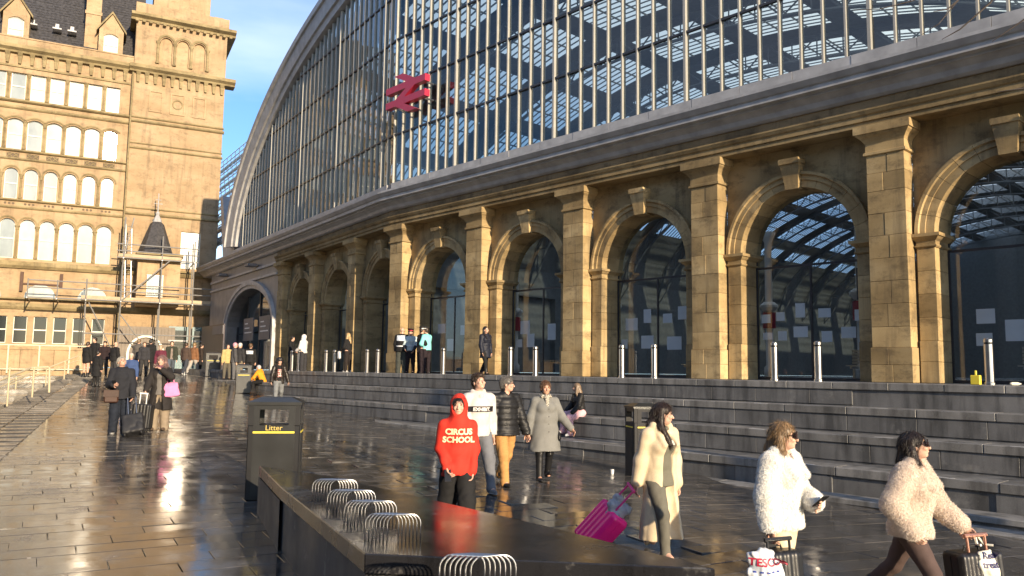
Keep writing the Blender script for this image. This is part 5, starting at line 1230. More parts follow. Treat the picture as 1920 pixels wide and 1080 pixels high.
def rect_mesh(w_, h, nx=8, ny=4):
    b = MB(); 
    for i in range(nx):
        for j in range(ny):
            x0, x1, y0, y1 = -w_/2+w_*i/nx, -w_/2+w_*(i+1)/nx, -h/2+h*j/ny, -h/2+h*(j+1)/ny; b.quad(W(x0, y0, 0), W(x1, y0, 0), W(x1, y1, 0), W(x0, y1, 0))
    me = b.mesh('patch', recalc=False); bm = bmesh.new(); bm.from_mesh(me); bmesh.ops.remove_doubles(bm, verts=bm.verts, dist=1e-5); bm.to_mesh(me); bm.free(); return me
def wpt(F, key, i): return np.array(F['M'] @ Vector(F['J'][key, i]))
# ================================================================ people (0 = their right side)
NAVY = (.012, .015, .028); BLK = (.012, .012, .013); CHAR = (.03, .03, .032)
walkR = ((24, 3, 10, 0), (-16, 3, -38, -32)); walkL = ((-16, 3, -38, -32), (24, 3, 10, 0)); stepR = ((14, 3, 6, 0), (-10, 3, -24, -18)); stepL = ((-10, 3, -24, -18), (14, 3, 6, 0))
def on_g(x, Y):
    X = (x-960)/FPX*Y*1.005; return np.array([X, Y, float(Gs(X, Y))])
# --- red hoodie
RED = (.60, .035, .02)
F = person(gp(855, 1012), 1.61, 172, 'young person in a bright red hoodie with the hood up, printed lettering', arms=((-4, 6, 40, -12), (-2, 5, 20, -4)), legs=stepL, lod=0, head=(8, -6), top=dict(nm='hoodie', col=RED, loose=.018, hem=.45, hood='up', fold=.011, ffreq=22, flare=.004), bottom=(BLK, 'wide'), shoe=(BLK, 'sneak'), hair=('short', (.012, .01, .01)), curl=(.7, .6), build=.9)
t_ = text_mesh('CIRCUS\nSCHOOL', .088, .002, bold=.004); on_cloth(F['g']['top'], t_, F['M'], 0, F['up'](.735)[2], F['g']['top'], C((.80, .72, .45), .8), lift=.006)
for sx in (-1, 1):
    g = MB(); p = F['up'](.835, .09, sx*.03); pts = [p+np.array([0, .012, 0]), p+np.array([sx*.004, .035, -.05]), p+np.array([sx*.01, .04, -.11])]; g.tube(pts, .005, 5); obj('drawstring', g, C(RED, .8), F['rt'], F['M'])
hd = wpt(F, 'hd', 0); 
def phone(p, az, tilt, lab):
    b = MB(); b.box(W, (-.037, .037), (-.0045, .0045), (-.076, .076)); Mx = Maz(az, p) @ Matrix.Rotation(R(tilt), 4, 'X'); rt = root('phone', p, lab, 'phone', M=Mx); obj('case', b, M['black'], rt, Mx, bevel=.003)
    b = MB(); b.box(W, (-.033, .033), (-.006, -.0046), (-.07, .07)); obj('screen', b, M['hdark'], rt, Mx)
phone(hd+np.array([0, -.03, -.02]), 170, 35, 'black phone held by the person in the red hoodie')
# --- white hoodie youth
WH = (.54, .50, .47)
F = person(gp(894, 921), 1.80, 156, 'young man in a pale hoodie with a black chest band and lettering', arms=((6, 9, 16, 2), (-8, 9, 2, 4)), legs=walkL, lod=0, head=(-12, -20), top=dict(nm='hoodie', col=WH, loose=.022, hem=.48, hood='down', fold=.008), bottom=((.14, .145, .16), 'reg'), shoe=((.12, .12, .125), 'trainer'), hair=('mop', (.035, .02, .012)))
zb = F['up'](.705)[2]; bd = rect_mesh(.42, .085, 22, 4); on_cloth(F['g']['top'], bd, F['M'], 0, zb, F['g']['top'], C((.012, .012, .016), .8), nm='chest_band', sub=False, lift=.005)
t_ = text_mesh('EXHIBIT.', .072, .001, bold=.003); on_cloth(F['g']['top'], t_, F['M'], 0, zb-.026, F['g']['top'], C((.75, .7, .68), .8), lift=.009)
# --- man in black puffer, tan trousers
F = person(gp(945, 908), 1.79, 150, 'man in a black jacket and tan trousers wearing glasses, walking beside the woman in grey', arms=((0, 12, 10, 4), (10, 14, 16, 16)), legs=walkR, lod=0, head=(-50, -2), top=dict(nm='jacket', col=BLK, loose=.026, hem=.47, rgh=.5, puff=.010, collar='stand', fold=.005), bottom=((.42, .22, .075), 'reg'), shoe=((.012, .012, .012), 'boot'), hair=('short', (.13, .12, .11)), girth=1.12)
MAN = F
def glasses(F, mat, w_=.021, h=.017, dark=False):
    rt = F['rt']; hl = F['hl']; b = MB(); k = 1/F['S']
    for sx in (-1, 1):
        rr = []
        for a in np.linspace(0, 2*math.pi, 13)[:-1]: rr.append((sx*.020+w_*math.cos(a), .063-.004*abs(math.cos(a)+sx*.5), .004+h*math.sin(a)))
        if dark: b.loft([[hl(*p) for p in rr], [hl(p[0], p[1]+.003, p[2]) for p in rr]])
        else:
            b.tube([hl(*p) for p in rr]+[hl(*rr[0])], .0016, 5)
        b.tube([hl(sx*.041, .06, .008), hl(sx*.05, .0, .004)], .003 if dark else .002, 5)
    b.tube([hl(-.006, .064, .008), hl(.006, .064, .008)], .0022, 5); obj('sunglasses' if dark else 'glasses', b, mat, rt, F['M'])
glasses(F, M['black'])
# --- woman in grey coat
sc_m = NT('checked_scarf'); ck = sc_m.n('TexChecker'); ck.inputs['Scale'].default_value = 60; ck.inputs[1].default_value = (.6, .55, .45, 1); ck.inputs[2].default_value = (.05, .04, .035, 1); sc_m.l(sc_m.n('TexCoord').outputs['Object'], ck.inputs[0]); sc_m.set(ck.outputs[0], .9)
F = person(gp(1020, 900), 1.73, 166, 'woman in a long grey wool coat and tall black boots', arms=((0, 16, 4, 12), (12, 22, 34, 30)), legs=stepR, lod=0, head=(0, -4), fem=True, skin_col=(.46, .26, .18), coat=dict(nm='coat', col=(.17, .17, .16), loose=.026, hem=.30, flare=.028, collar='stand', fold=.006, ffreq=20), bottom=(BLK, 'slim', .5), shoe=(BLK, 'tall'), hair=('short', (.12, .06, .03)), scarf=sc_m.m, girth=1.25, build=1.08)
for i in range(4):
    z = F['up'](.72-.075*i)[2]; b = MB(); b.lathe(lambda x, y, z_: W(x, z_, y), [(.014, 0), (.014, .005)], 10); me = b.mesh('button'); 
    bm = bmesh.new(); bm.from_mesh(F['g']['coat'].data); h = BVHTree.FromBMesh(bm).ray_cast(Vector((-.02, .8, z)), Vector((0, -1, 0))); bm.free()
    if h[0]: obj('button', me, M['black'], F['g']['coat'], F['M'] @ Matrix.Translation(h[0]))
b = MB(); b.tube([F['up'](.80, .07, .07), F['up'](.70, .13, .0), F['up'](.56, .14, -.12), F['up'](.50, .06, -.2)], .006, 5); 
hb_ = root('shoulder_bag', F['M'] @ Vector(F['up'](.46, .05, -.2)), 'black shoulder bag hanging at the hip of the woman in grey', 'bag', M=F['M'])
obj('strap', b, C(BLK, .5), hb_, F['M'])
g = SDF(.012); g.ell(F['up'](.45, .05, -.23), np.array([.05, .10, .09]), None, .02); g.ell(F['up'](.43, .05, -.23), np.array([.045, .11, .08]), None, .03); g.folds(.004, 40, 1, 2); obj('pouch', g.mesh('pouch'), C(BLK, .4), hb_, F['M'])
# --- girl sitting on the steps
Ps = on_plane(1088, 768, nB, 15.85); Ps = np.array([Ps[0], Ps[1], -1.5])
F = person(Ps, 1.62, -112, 'girl in black jacket and pink trousers sitting sideways on the steps', arms=((20, 10, 50, -10), (18, 8, 44, -8)), legs=((80, 6, 6, 10), (72, 4, -4, 10)), lean=10, seat=.5, lod=1, head=(40, -6), fem=True, top=dict(nm='jacket', col=BLK, loose=.02, hem=.54, rgh=.6, puff=.006), bottom=((.62, .36, .40), 'wide'), shoe=((.6, .58, .55), 'sneak'), hair=('long', (.16, .11, .07), 'back'))
# --- woman in long cream coat
CREAM = (.60, .49, .335)
F = person(gp(1238, 1042), 1.66, 150, 'woman in a long cream coat over a grey tracksuit pulling a pink suitcase', arms=((-14, 10, -8, 6), (0, 7, 6, 2)), legs=((26, 3, 8, 8), (-18, 3, -34, -30)), lod=0, head=(-56, 2), fem=True, top=dict(nm='sweatshirt', col=(.13, .125, .095), loose=.014, hem=.47, fold=.006), coat=dict(nm='coat', col=CREAM, loose=.026, hem=.13, flare=.04, openf=.058, collar='big', fold=.006, ffreq=24), bottom=((.115, .11, .09), 'slim'), shoe=((.62, .54, .40), 'flat'), hair=('long', (.022, .012, .008)), build=1.04)
CRM = F
t_ = text_mesh('ATHL', .062, .001, bold=.003); on_cloth(F['g']['top'], t_, F['M'], 0, F['up'](.735)[2], F['g']['top'], C((.75, .73, .66), .8), lift=.004)
for i in range(2):
    g = SDF(.01); a = F['J']['ank', i]; g.cone(a+[0, 0, -.02], a+nrm(F['J']['knee', i]-a)*.075, .042, .044, .01); g.rings(.003, 200); obj('sock', g.mesh('sock'), C((.66, .64, .62), .9), F['rt'], F['M'])
# --- woman in white fur
WF = (.82, .80, .74)
F = person(on_g(1456, 6.9), 1.62, 138, 'woman in a fluffy white fur jacket and cream trousers looking ahead with a phone', arms=((0, 16, 14, 8), (8, 10, 80, -30)), legs=((12, 3, 4, 0), (-8, 3, -18, -14)), lod=0, head=(-26, -4), fem=True, coat=dict(nm='fur_jacket', col=WF, loose=.034, hem=.465, fold=.006, ffreq=18, collar='big', fur=(130000, .011, (.90, .88, .83))), bottom=((.62, .51, .345), 'reg'), shoe=((.6, .5, .35), 'sneak'), hair=('long', (.20, .125, .06), 'back'), build=1.06)
WFR = F; glasses(F, M['shade'] if 'shade' in M else plain('brown_lens', (.03, .012, .01), .08), .024, .021, True)
phone(wpt(F, 'hd', 1)+np.array([0, -.02, .03]), 150, -50, 'phone in the hand of the woman in white fur')
# --- woman in beige fur
BF = (.66, .55, .46)
F = person(on_g(1690, 6.9), 1.635, 134, 'woman in a beige fur jacket and brown leggings holding a carrier bag and suitcase', arms=((-16, 24, 30, -14), (22, 10, 48, 6)), legs=((30, 3, 10, 6), (-26, 3, -48, -30)), lean=6, lod=0, head=(-18, -14), fem=True, coat=dict(nm='fur_jacket', col=BF, loose=.034, hem=.475, fold=.008, ffreq=20, collar='big', fur=(130000, .011, (.76, .66, .57))), bottom=((.075, .05, .045), 'slim'), shoe=(BLK, 'boot'), hair=('long', (.018, .011, .009), 'back'), build=1.06)
BFR = F; glasses(F, bpy.data.materials['brown_lens'], .023, .019, True)
# --- man with curly hair
F = person(find(521, 669, 1.76), 1.76, 158, 'man with a big curly mop in a dark leather jacket and printed tee', arms=((8, 14, 20, 6), (-2, 18, 14, 14)), legs=walkR, lod=1, head=(-6, -4), top=dict(nm='tee', col=BLK, loose=.008, hem=.5), coat=dict(nm='leather_jacket', col=(.02, .016, .014), loose=.024, hem=.44, openf=.062, rgh=.4, fold=.008, collar='big'), bottom=((.16, .17, .18), 'reg'), shoe=(BLK, 'boot'), hair=('curly', (.012, .010, .010)))
pr = NT('tee_print'); n_ = pr.noise(28, 4); pr.set(pr.ramp(n_, [(.42, (.6, .55, .5)), (.5, (.5, .06, .06)), (.58, (.03, .03, .03))]), .8); on_cloth(F['g']['top'], rect_mesh(.22, .30, 6, 6), F['M'], 0, F['up'](.67)[2], F['g']['top'], pr.m, nm='print', sub=False, lift=.006)
# --- seated figure in orange
Ps = on_plane(494, 700, nB, 16.9); zs = -.62
F = person(np.array([Ps[0], Ps[1], zs-.45]), 1.68, -75, 'grey-haired person in an orange jacket sitting bent forward on a ledge', arms=((30, 10, 60, -5), (30, 10, 60, -5)), legs=((82, 6, 0, 0), (80, 8, 4, 0)), lean=28, seat=.5, lod=1, head=(0, -20), top=dict(nm='jacket', col=(.65, .27, .02), loose=.02, hem=.52, hood='down'), bottom=(BLK, 'reg'), shoe=(BLK, 'boot'), hair=('short', (.45, .42, .42)))
# --- police and vest man on the platform
def plat(x, D_): P = on_plane(x, 690, nB, D_); return np.array([P[0], P[1], 0.])
VIS = (.55, .62, .70)
def patch(F, w_, h, z, col, back=False, nm='reflective_band', txt=None, cx=0):
    g_ = F['g'].get('coat') or F['g']['top']; on_cloth(g_, rect_mesh(w_, h, 10, 4), F['M'], cx, F['up'](z)[2], g_, C(col, .5), back=back, nm=nm, sub=False, lift=.008)
    if txt: on_cloth(g_, text_mesh(txt, h*.35, .0005), F['M'], cx, F['up'](z)[2]-h*.1, g_, C((.05, .08, .2), .6), back=back, lift=.014)
def cap(F, band, name='police_cap'):
    hl = F['hl']; o = obj(name, None, None, F['rt'], F['M']); b = MB(); fr = lambda x, y, z: hl(x, y, z)
    b.loft([[fr(r_*math.cos(a), -.006+r_*1.12*math.sin(a), z) for a in np.linspace(0, 2*math.pi, 17)[:-1]] for r_, z in ((.052, .032), (.053, .052))]); obj('cap_band', b, band, o, F['M'])
    b = MB(); b.loft([[fr(r_*math.cos(a), -.004+r_*1.1*math.sin(a), z+.012*math.sin(a)) for a in np.linspace(0, 2*math.pi, 17)[:-1]] for r_, z in ((.053, .052), (.074, .068), (.070, .078), (.03, .082))]); obj('crown', b, M['blackmatt'], o, F['M'])
    b = MB(); b.loft([[fr(.05*math.sin(a), .035+.026*math.cos(a), .034), fr(.052*math.sin(a), .05+.042*math.cos(a), .024)] for a in np.linspace(-1.45, 1.45, 11)], cap=False, closed=False); obj('peak', b, M['black'], o, F['M'])
F = person(plat(752, 18.9), 1.84, 12, 'bald man seen from behind in a black jacket with white reflective panels', arms=((2, 9, 14, 2), (2, 9, 14, 2)), lod=1, coat=dict(nm='jacket', col=BLK, loose=.03, hem=.47), bottom=((.045, .05, .045), 'wide'), shoe=(BLK, 'boot'), hair=None, build=1.1, girth=1.1)
patch(F, .34, .22, .76, (.62, .68, .76), True, 'reflective_panel'); patch(F, .40, .045, .585, (.7, .72, .75), True)
OFF = dict(bottom=((.018, .012, .016), 'reg'), shoe=(BLK, 'boot'), hair=('short', (.03, .02, .015)), lod=1)
F = person(plat(769, 19.1), 1.76, 190, 'police officer facing the camera with red-banded peaked cap and pale vest', arms=((10, 10, 50, -20), (10, 10, 40, -10)), top=dict(nm='shirt', col=(.03, .032, .04), loose=.012, hem=.5), coat=dict(nm='vest', col=(.45, .55, .58), loose=.022, hem=.53, sleeve=.0), **OFF); cap(F, M['red']); patch(F, .3, .03, .62, (.7, .72, .75))
F = person(plat(788, 18.75), 1.80, 60, 'police officer in the white-topped cap nearest the wall, arm bent', arms=((14, 12, 70, -30), (10, 12, 60, -20)), top=dict(nm='jacket', col=BLK, loose=.022, hem=.5), **OFF); cap(F, M['white'])
F = person(plat(799, 18.9), 1.80, -60, 'police officer in a turquoise vest and white-topped cap, right of the group', arms=((14, 12, 70, -25), (10, 14, 40, -10)), top=dict(nm='jacket', col=BLK, loose=.018, hem=.49), coat=dict(nm='vest', col=(.22, .62, .62), loose=.028, hem=.52, sleeve=.0), **OFF); cap(F, M['white'])
# --- others on the platform
F = person(plat(909, 18.8), 1.76, 140, 'woman in a navy padded coat walking on the platform before a pilaster', arms=((4, 9, 16, 0), (-6, 9, 10, 6)), legs=walkR, lod=1, head=(-10, -14), fem=True, coat=dict(nm='coat', col=NAVY, loose=.02, hem=.36, flare=.012, puff=.006, rgh=.6), bottom=(BLK, 'slim'), shoe=(BLK, 'boot'), hair=('long', (.012, .009, .008)))
F = person(plat(652, 18.7), 1.70, -60, 'blonde woman in a black jacket holding a white bag on the platform', arms=((20, 8, 80, -10), (10, 8, 60, -10)), lod=1, fem=True, coat=dict(nm='jacket', col=BLK, loose=.016, hem=.5), bottom=((.02, .015, .014), 'reg'), shoe=((.5, .48, .45), 'sneak'), hair=('long', (.36, .24, .11)))
hb_ = wpt(F, 'hd', 1); rt = root('white_bag', hb_, 'white bag carried by the blonde woman on the platform', 'bag'); g = SDF(.015); g.econe(hb_+[-.02, -.05, -.05], hb_+[-.02, -.05, -.28], .09, .06, .13, .07, tB); g.folds(.006, 40, 1, 4); obj('pouch', g.mesh('pouch'), C((.6, .6, .6), .6), rt)
b = MB(); b.tube([hb_+[.03, -.05, -.06], hb_+[.0, -.02, .02], hb_+[-.07, -.05, -.06]], .006, 5); obj('handle', b, C((.6, .6, .6), .6), rt)
F = person(plat(568, 18.7), 1.72, -70, 'person in a white hooded top and grey trousers near the end of the platform', arms=((10, 8, 70, -10), (10, 8, 60, -10)), lod=1, head=(0, -12), top=dict(nm='hoodie', col=(.62, .60, .58), loose=.02, hem=.49, hood='up'), bottom=((.03, .03, .035), 'wide'), shoe=((.6, .6, .6), 'sneak'), hair=('short', (.05, .03, .02)))
person(plat(545, 19.3), 1.72, 100, 'person in black in the shade at the end of the platform', arms=((14, 8, 60, -10), (10, 8, 50, -10)), lod=2, coat=dict(nm='coat', col=BLK, loose=.022, hem=.42), bottom=((.02, .025, .03), 'reg'), shoe=(BLK, 'boot'), hair=('short', (.02, .015, .01)))
# --- group by the archway
FEET = {160: 708, 175: 703, 193: 704, 179: 725, 212: 708, 242: 745, 256: 702, 279: 702, 299: 712, 319: 704, 346: 703, 361: 702, 268: 704, 374: 701}
def crowd(x, yt, H, az, lab, **kw):
    kw.setdefault('shoe', (BLK, 'boot')); kw.setdefault('lod', 2); P = gp(x, FEET[x]) if x in FEET else on_g(x, 41.5)
    for H in np.arange(1.45, 1.92, .01):
        v = P+ZV*H-CC
        if 540-FPX*(v@CU)/(v@CF) <= yt: break
    return person(P, float(H), az, lab, **kw)
crowd(433, 645, 1.5, 150, 'small figure in a yellow top by the dark hoarding', top=dict(nm='top', col=(.42, .32, .14), loose=.016, hem=.45), bottom=((.10, .09, .07), 'reg'), hair=('short', (.04, .03, .02)))
crowd(445, 632, 1.76, 60, 'figure in a pink woollen hat and dark jacket by the archway', top=dict(nm='jacket', col=(.06, .06, .065), loose=.026, hem=.46), bottom=((.10, .10, .105), 'reg'), hair=('short', (.55, .28, .34)))
crowd(455, 637, 1.70, 20, 'grey-haired figure in a dark jacket by the archway', top=dict(nm='jacket', col=(.025, .025, .028), loose=.024, hem=.46), bottom=((.16, .13, .09), 'reg'), hair=('short', (.5, .5, .5)))
F = crowd(475, 632, 1.78, 0, 'officer seen from behind with a white name panel on a black vest', top=dict(nm='jacket', col=BLK, loose=.026, hem=.48), bottom=(BLK, 'reg'), hair=('short', (.08, .045, .02)), lod=1); patch(F, .36, .17, .75, (.62, .64, .68), True, 'name_panel', 'POLICE')
# --- couple with luggage on the left
F = person(gp(222, 812), 1.66, 158, 'grey-haired man in dark navy clothes looking down at a phone beside trolley luggage', arms=((14, 10, 92, -22), (10, 10, 26, 4)), lod=0, head=(-22, -32), lean=6, skin_col=(.50, .29, .21), coat=dict(nm='jacket', col=(.016, .017, .022), loose=.032, hem=.44, hood='down', fold=.008), bottom=((.012, .016, .026), 'wide'), shoe=((.02, .02, .022), 'sneak'), hair=('short', (.34, .32, .28)), girth=1.15); LM = F
phone(wpt(F, 'hd', 0)+np.array([0, -.02, .03]), 170, -40, 'phone in the hand of the grey-haired man')
F2 = F; Mx = F['M']; rt = root('satchel', Mx @ Vector((.12, .14, .8)), 'brown leather satchel worn by the grey-haired man', 'bag', M=Mx)
b = MB(); b.box(W, (.03, .31), (.13, .22), (.66, .92)); obj('pouch', b, C((.05, .022, .014), .45), rt, Mx, bevel=.025); b = MB(); b.box(W, (.02, .32), (.222, .232), (.78, .93)); obj('flap', b, C((.04, .018, .012), .45), rt, Mx, bevel=.004)
b = MB(); b.tube([F['up'](.83, .05, -.09), F['up'](.70, .14, -.02), F['up'](.56, .16, .08)], .012, 5); obj('strap', b, C((.05, .022, .014), .45), rt, Mx)
F = person(gp(297, 806), 1.68, 172, 'woman in a long black coat with a pink tote bag, hand raised to her face', arms=((30, 12, 40, 0), (60, 24, 165, -50)), lod=0, head=(4, -4), fem=True, skin_col=(.55, .33, .25), top=dict(nm='sweater', col=(.14, .13, .12), loose=.012, hem=.47), coat=dict(nm='coat', col=(.022, .019, .018), loose=.028, hem=.27, flare=.04, openf=.045, fold=.008), bottom=((.24, .19, .135), 'wide'), shoe=((.10, .07, .05), 'flat'), hair=('bob', (.20, .12, .11)), girth=1.1); LW_ = F
sc2 = cloth('purple_scarf', (.15, .06, .09)); g = SDF(.011)
for a in np.linspace(0, 2*math.pi, 10)[:-1]: g.cone(F['up'](.845, .01)+np.array([math.cos(a)*.075, math.sin(a)*.07, 0]), F['up'](.845, .01)+np.array([math.cos(a+.7)*.075, math.sin(a+.7)*.07, .006]), .034, .034, .01)
g.folds(.006, 50, 1, 3); obj('scarf', g.mesh('scarf'), sc2, F['rt'], F['M'])
# --- crowd behind
BK = lambda c=BLK, hem=.46, **k: dict(nm='coat', col=c, loose=.026, hem=hem, **k)
crowd(160, 641, 1.68, 20, 'young person in a black jacket and shorts with bare legs at the crowd edge', coat=BK(hem=.40), bottom=None, hair=('short', (.05, .03, .02)))
crowd(175, 629, 1.84, 200, 'tall man in black facing the camera behind the crowd edge', coat=BK(), bottom=(BLK, 'reg'), hair=('short', (.03, .02, .015)))
crowd(193, 640, 1.74, 150, 'dark-haired young man in a black jacket with a red collar', coat=BK((.02, .012, .014)), bottom=(CHAR, 'reg'), hair=('mop', (.02, .015, .012)))
crowd(179, 658, 1.62, 20, 'person in a long black coat and black boots seen from behind', coat=BK(hem=.28, flare=.02), bottom=(BLK, 'slim'), hair=('short', (.02, .015, .012)), lod=1)
crowd(212, 641, 1.80, 30, 'broad bald man in a black jacket seen from behind', coat=BK(), bottom=(CHAR, 'reg'), hair=None, build=1.15, girth=1.15)
F = crowd(242, 662, 1.52, 165, 'person in a white cap with colourful clothes behind the grey-haired man', top=dict(nm='jacket', col=(.04, .07, .17), loose=.02, hem=.46), bottom=(CHAR, 'reg'), hair=('short', (.42, .38, .34)))
crowd(256, 634, 1.78, 10, 'man in a grey-brown coat seen from behind', coat=BK((.10, .09, .08), .42), bottom=((.04, .04, .04), 'reg'), hair=('short', (.18, .13, .08)))
crowd(279, 634, 1.80, -10, 'person in a long black coat seen from behind near the doorway', coat=BK(hem=.33), bottom=(BLK, 'reg'), hair=('short', (.02, .02, .02)))
crowd(299, 647, 1.66, 175, 'person in a maroon coat just behind the woman with the pink tote', coat=BK((.10, .018, .035), .42), bottom=(CHAR, 'reg'), hair=('short', (.30, .22, .14)))
crowd(319, 638, 1.78, 150, 'man in an open dark green jacket walking towards the camera', top=dict(nm='tee', col=(.2, .16, .14), loose=.008, hem=.48), coat=BK((.03, .034, .025), .46, openf=.05), bottom=((.07, .085, .11), 'reg'), hair=('short', (.06, .035, .02)), legs=walkR)
crowd(346, 641, 1.74, 10, 'person in a dark brown jacket walking away beside the bin', coat=BK((.06, .04, .032), .46), bottom=((.04, .045, .06), 'reg'), hair=('short', (.05, .03, .02)), legs=walkL, shoe=((.5, .5, .5), 'sneak'))
crowd(361, 641, 1.74, 20, 'person in a rust brown jacket and pale trousers walking away', coat=BK((.18, .085, .04), .47), bottom=((.34, .32, .30), 'reg'), hair=('short', (.20, .13, .06)), legs=walkR, shoe=((.6, .6, .6), 'sneak'))
crowd(268, 641, 1.70, 160, 'partly hidden person in dark clothes behind the couple', coat=BK((.03, .03, .035)), bottom=(CHAR, 'reg'), hair=('short', (.12, .07, .04)))
crowd(374, 645, 1.68, 60, 'person in a dark brown coat standing beside the grey bin', coat=BK((.035, .025, .02), .4), bottom=(BLK, 'reg'), hair=('short', (.03, .02, .015)))
# ================================================================ luggage and bags
def suitcase(base, hand, side, dims, col, lab, hcol, rgh=.35, ribs=True, soft=False, nw=2, hw=.13):
    """base: centre between the wheels on the ground, hand: end of the telescopic handle"""
    base, hand = np.asarray(base, float), np.asarray(hand, float); ax = nrm(hand-base); side = nrm(np.asarray(side)-ax*(np.asarray(side)@ax)); fr_n = np.cross(ax, side); w_, d, h = dims; L_ = np.linalg.norm(hand-base)
    Mx = mat4(side, fr_n, ax, base); rt = root('suitcase', base, lab, 'suitcase', 'wheeled suitcases', M=Mx); m_ = plain('case_shell_%d' % len(bpy.data.materials), col, rgh, var=.08, scale=4)
    g = SDF(.012); r_ = .045
    def rb(X, Y, Z): 
        qx, qy, qz = np.abs(X)-(w_/2-r_), np.abs(Y)-(d/2-r_), np.abs(Z-(.06+h/2))-(h/2-r_)
        return np.sqrt(np.maximum(qx, 0)**2+np.maximum(qy, 0)**2+np.maximum(qz, 0)**2)+np.minimum(np.maximum(qx, np.maximum(qy, qz)), 0)-r_
    g.ops.append(('u', 0, rb, np.array([-w_/2, -d/2, .06]), np.array([w_/2, d/2, .06+h]))); g._b([-w_/2, -d/2, .06], [w_/2, d/2, .06+h])
    if ribs: g.ops.append(('n', 0, lambda X, Y, Z: .005*np.sin(X*90)*(np.abs(Y) > d/2-.03)+0*Z, None, None))
    if soft: g.folds(.008, 26, 1, 5)
    obj('shell', g.mesh('shell'), m_, rt, Mx)
    for sx in (-1, 1):
        for sy in ((-1, 1) if nw == 4 else (-1,)):
            b = MB(); b.lathe(lambda x, y, z: W(sx*(w_/2-.05)+z, sy*(d/2-.04)+x, .035+y), [(.035, -.014), (.035, .014)], 12); obj('wheel', b, M['blackmatt'], rt, Mx)
        b = MB(); b.tube([W(sx*hw/2, -d/2+.05, h+.02), W(sx*hw/2, -d/2+.05, L_-.01)], .011, 8); obj('handle_tube', b, hcol, rt, Mx)
    b = MB(); b.tube([W(-hw/2-.02, -d/2+.05, L_-.005), W(hw/2+.02, -d/2+.05, L_-.005)], .017, 8); obj('grip', b, M['blackmatt'] if hcol is M['steel'] else hcol, rt, Mx)
    b = MB(); b.box(W, (-w_/2-.004, w_/2+.004), (-.008, .008), (.09, h+.03)); obj('zip_band', b, M['blackmatt'] if soft else m_, rt, Mx)
    b = MB(); b.tube([W(-.07, 0, .06+h), W(-.06, 0, .09+h), W(.06, 0, .09+h), W(.07, 0, .06+h)], .01, 6); obj('carry_handle', b, M['blackmatt'], rt, Mx)
    return rt, Mx
pinkm = plain('pink_plastic', (.62, .03, .20), .4)
h0 = wpt(CRM, 'hd', 0); wb = on_g(1092, 8.95)
suitcase(wb, h0, [.55, -.85, 0], (.36, .24, .52), (.95, .016, .23), 'bright pink hard shell suitcase tilted behind the woman in cream', pinkm, .25)
def bag_blob(c, r_, lab, col, seed=1, hand=None, txt=None, transl=True, amp=.014, textmat=None, sub=None, az=170, tsize=.07, rough=.4):
    c = np.asarray(c, float); rt = root('carrier_bag', c-ZV*r_[2], lab, 'bag'); g = SDF(.009); g.econe(c-ZV*r_[2]*.7, c+ZV*r_[2]*.5, r_[0], r_[1]*.8, r_[0]*.75, r_[1]*.45, [1, .3, 0], .03); g.ell(c+np.array([r_[0]*.5, 0, -r_[2]*.5]), np.asarray(r_)*[.6, .7, .45], None, .04); g.folds(amp*1.3, 22, 1, seed); g.folds(amp*.6, 55, .6, seed+1); me = g.mesh('pouch')
    t = NT('bag_film_%d' % len(bpy.data.materials)); t.set(col, rough, spec=.5); t.b.inputs['Transmission Weight'].default_value = 0.; 
    if transl: t.b.inputs['Subsurface Weight'].default_value = .1
    po = obj('pouch', me, t.m, rt)
    if hand is not None:
        for sx in (-.05, .05):
            b = MB(); b.tube([c+[sx, 0, r_[2]*.8], (c+hand)/2+[sx*.6, 0, .02], hand], .011, 5); obj('handle', b, t.m, rt)
    if txt:
        bm = bmesh.new(); bm.from_mesh(me); bv = BVHTree.FromBMesh(bm); bm.free()
        for body, dz, mt, sz in txt:
            tm = text_mesh(body, sz, .0006, bold=.002); fwd = vdir(az); rgt = np.array([-fwd[1], fwd[0], 0])
            for v in tm.vertices:
                p = c+rgt*v.co.x+ZV*(v.co.y+dz)+fwd*.6; h = bv.ray_cast(Vector(p), Vector(-fwd)); q = np.array(h[0]) if h[0] is not None else p-fwd*(.6-r_[1]); v.co = Vector(q+fwd*(.005+max(0, v.co.z)))
            obj('lettering', tm, mt, po)
    return rt
mid = wb+(h0-wb)*.63
bag_blob(mid+np.array([.02, -.02, .10]), (.15, .14, .12), 'crumpled grey plastic bag strapped on the pink suitcase', (.30, .31, .34), 3, amp=.022, rough=.3)
h0 = wpt(WFR, 'hd', 0); wb = np.array([h0[0]+.04, h0[1]-.04, 0]); wb[2] = float(Gs(wb[0], wb[1]))
suitcase(wb, h0-[0, 0, 0], vdir(75), (.38, .24, .56), (.012, .012, .013), 'black suitcase pulled by the woman in white fur', M['black'], .4, nw=4, hw=.20)
redt = plain('red_print', (.5, .02, .06), .5); blut = plain('blue_print', (.03, .06, .3), .5)
bag_blob(np.array([wb[0]-.16, wb[1]-.10, wb[2]+.50]), (.17, .15, .20), 'white carrier bag with red lettering on top of the black suitcase', (.55, .58, .60), 6, txt=[('TESCO', .03, redt, .085), ('- - - - -', -.03, blut, .08)], az=176)
h0 = wpt(BFR, 'hd', 1); wb = np.array([h0[0]+.05, h0[1]-.05, 0]); wb[2] = float(Gs(wb[0], wb[1]))
rose = plain('rose_gold_metal', (.55, .28, .2), .3, .8)
suitcase(wb, h0+[0, 0, -.02], vdir(82), (.40, .25, .58), (.012, .011, .012), 'black suitcase with rose gold handle beside the woman in beige fur', rose, .4, nw=4, hw=.16)
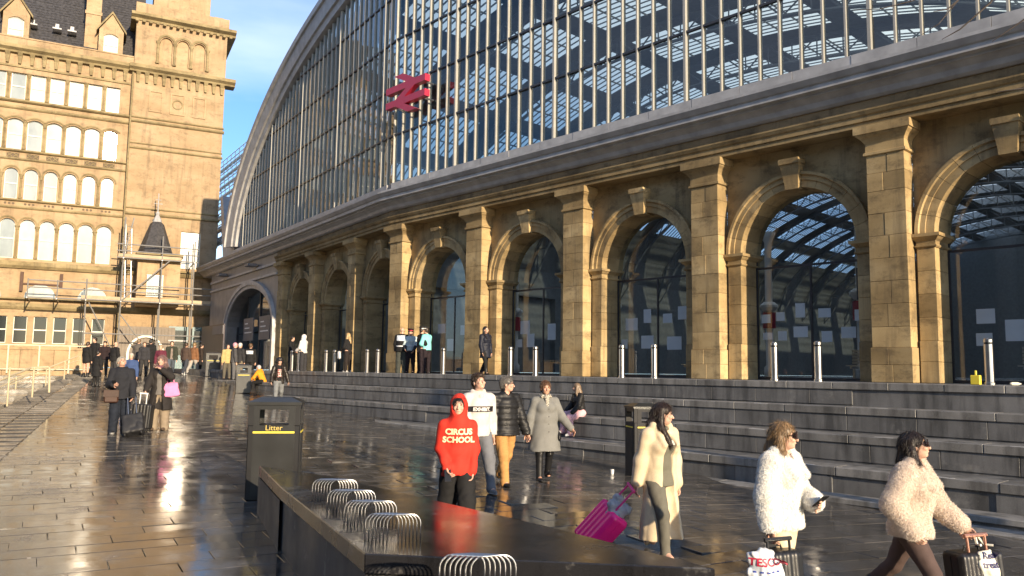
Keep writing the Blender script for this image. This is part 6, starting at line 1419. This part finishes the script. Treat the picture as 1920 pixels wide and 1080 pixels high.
bag_blob(h0+np.array([.09, -.10, -.23]), (.10, .07, .17), 'white carrier bag with dark lettering hanging from the hand of the woman in beige fur', (.72, .72, .62), 9, hand=h0+[.03, -.02, 0], txt=[('Real.', .04, plain('navy_print', (.02, .02, .09), .5), .07), ('treat.', -.03, bpy.data.materials['navy_print'], .07)], az=176)
h0 = wpt(LM, 'hd', 1); wb = np.array([h0[0]+.28, h0[1]-.42, 0]); wb[2] = float(Gs(wb[0], wb[1]))
suitcase(wb, h0, [1, .2, 0], (.42, .27, .44), (.016, .016, .018), 'soft black trolley bag with silver handle in front of the couple', M['steel'], .6, False, True, hw=.16)
h0 = wpt(LW_, 'hd', 0); wb = np.array([h0[0]-.05, h0[1]-.02, 0]); wb[2] = float(Gs(wb[0], wb[1]))
suitcase(wb, h0, [1, .1, 0], (.42, .26, .55), (.014, .014, .015), 'upright black suitcase with white handle standing between the couple', M['white'], .5, hw=.14, nw=4)
# pink tote
Mx = LW_['M']; tt = root('tote_bag', Mx @ Vector((-.3, .05, .75)), 'bright pink cloth tote bag on the shoulder of the woman in black', 'bag', M=Mx)
g = SDF(.011); u0 = LW_['up'](.60, .09, -.24); g.econe(u0+[0, 0, .04], u0+[-.03, 0, -.22], .17, .03, .19, .045, [1, .2, 0], .01); g.cut(u0+[0, 0, .07], [0, 0, 1]); g.folds(.005, 26, 1, 8); obj('pouch', g.mesh('pouch'), C((.72, .22, .42), .8), tt, Mx)
for sx in (-.08, .08):
    b = MB(); b.tube([u0+[sx, .01, .05], u0+[sx*.6+.02, -.01, .2], u0+[.08, -.05, .34]], .012, 5); obj('handle', b, C((.72, .22, .42), .8), tt, Mx)
# litter on the ground
for k, (x, y, lab) in enumerate([(1148, 889, 'crushed white paper cup on the paving behind the pink suitcase'), (1888, 717, 'crumpled clear plastic bottle on the platform edge')]):
    P = gp(x, y) if k == 0 else FB(4.9, 1.2, 0); rt = root('paper_cup' if k == 0 else 'plastic_bottle', P, lab, 'cup' if k == 0 else 'bottle'); b = MB(); 
    if k == 0: b.lathe(lambda a, c, z: P+W(a, c, z), [(.028, .002), (.036, .09), (.038, .092)], 12); obj('cup_body', b, M['white'], rt)
    else: b.lathe(lambda a, c, z: P+W(z, a, c+.035), [(.02, -.1), (.034, -.08), (.034, .05), (.014, .1), (.014, .12)], 10); obj('bottle_body', b, M['hframe'], rt)
P = FB(5.65, 1.1, 0); rt = root('yellow_caution_block', P, 'small yellow caution block beside the rightmost bollard', 'caution block'); b = MB(); b.box(lambda a, c, z: P+tB*a-nB*c+ZV*z, (-.09, .09), (-.06, .06), (0, .2)); b.box(lambda a, c, z: P+tB*a-nB*c+ZV*z, (-.02, .02), (-.02, .02), (.2, .3)); obj('block', b, M['yellow'], rt, bevel=.01)
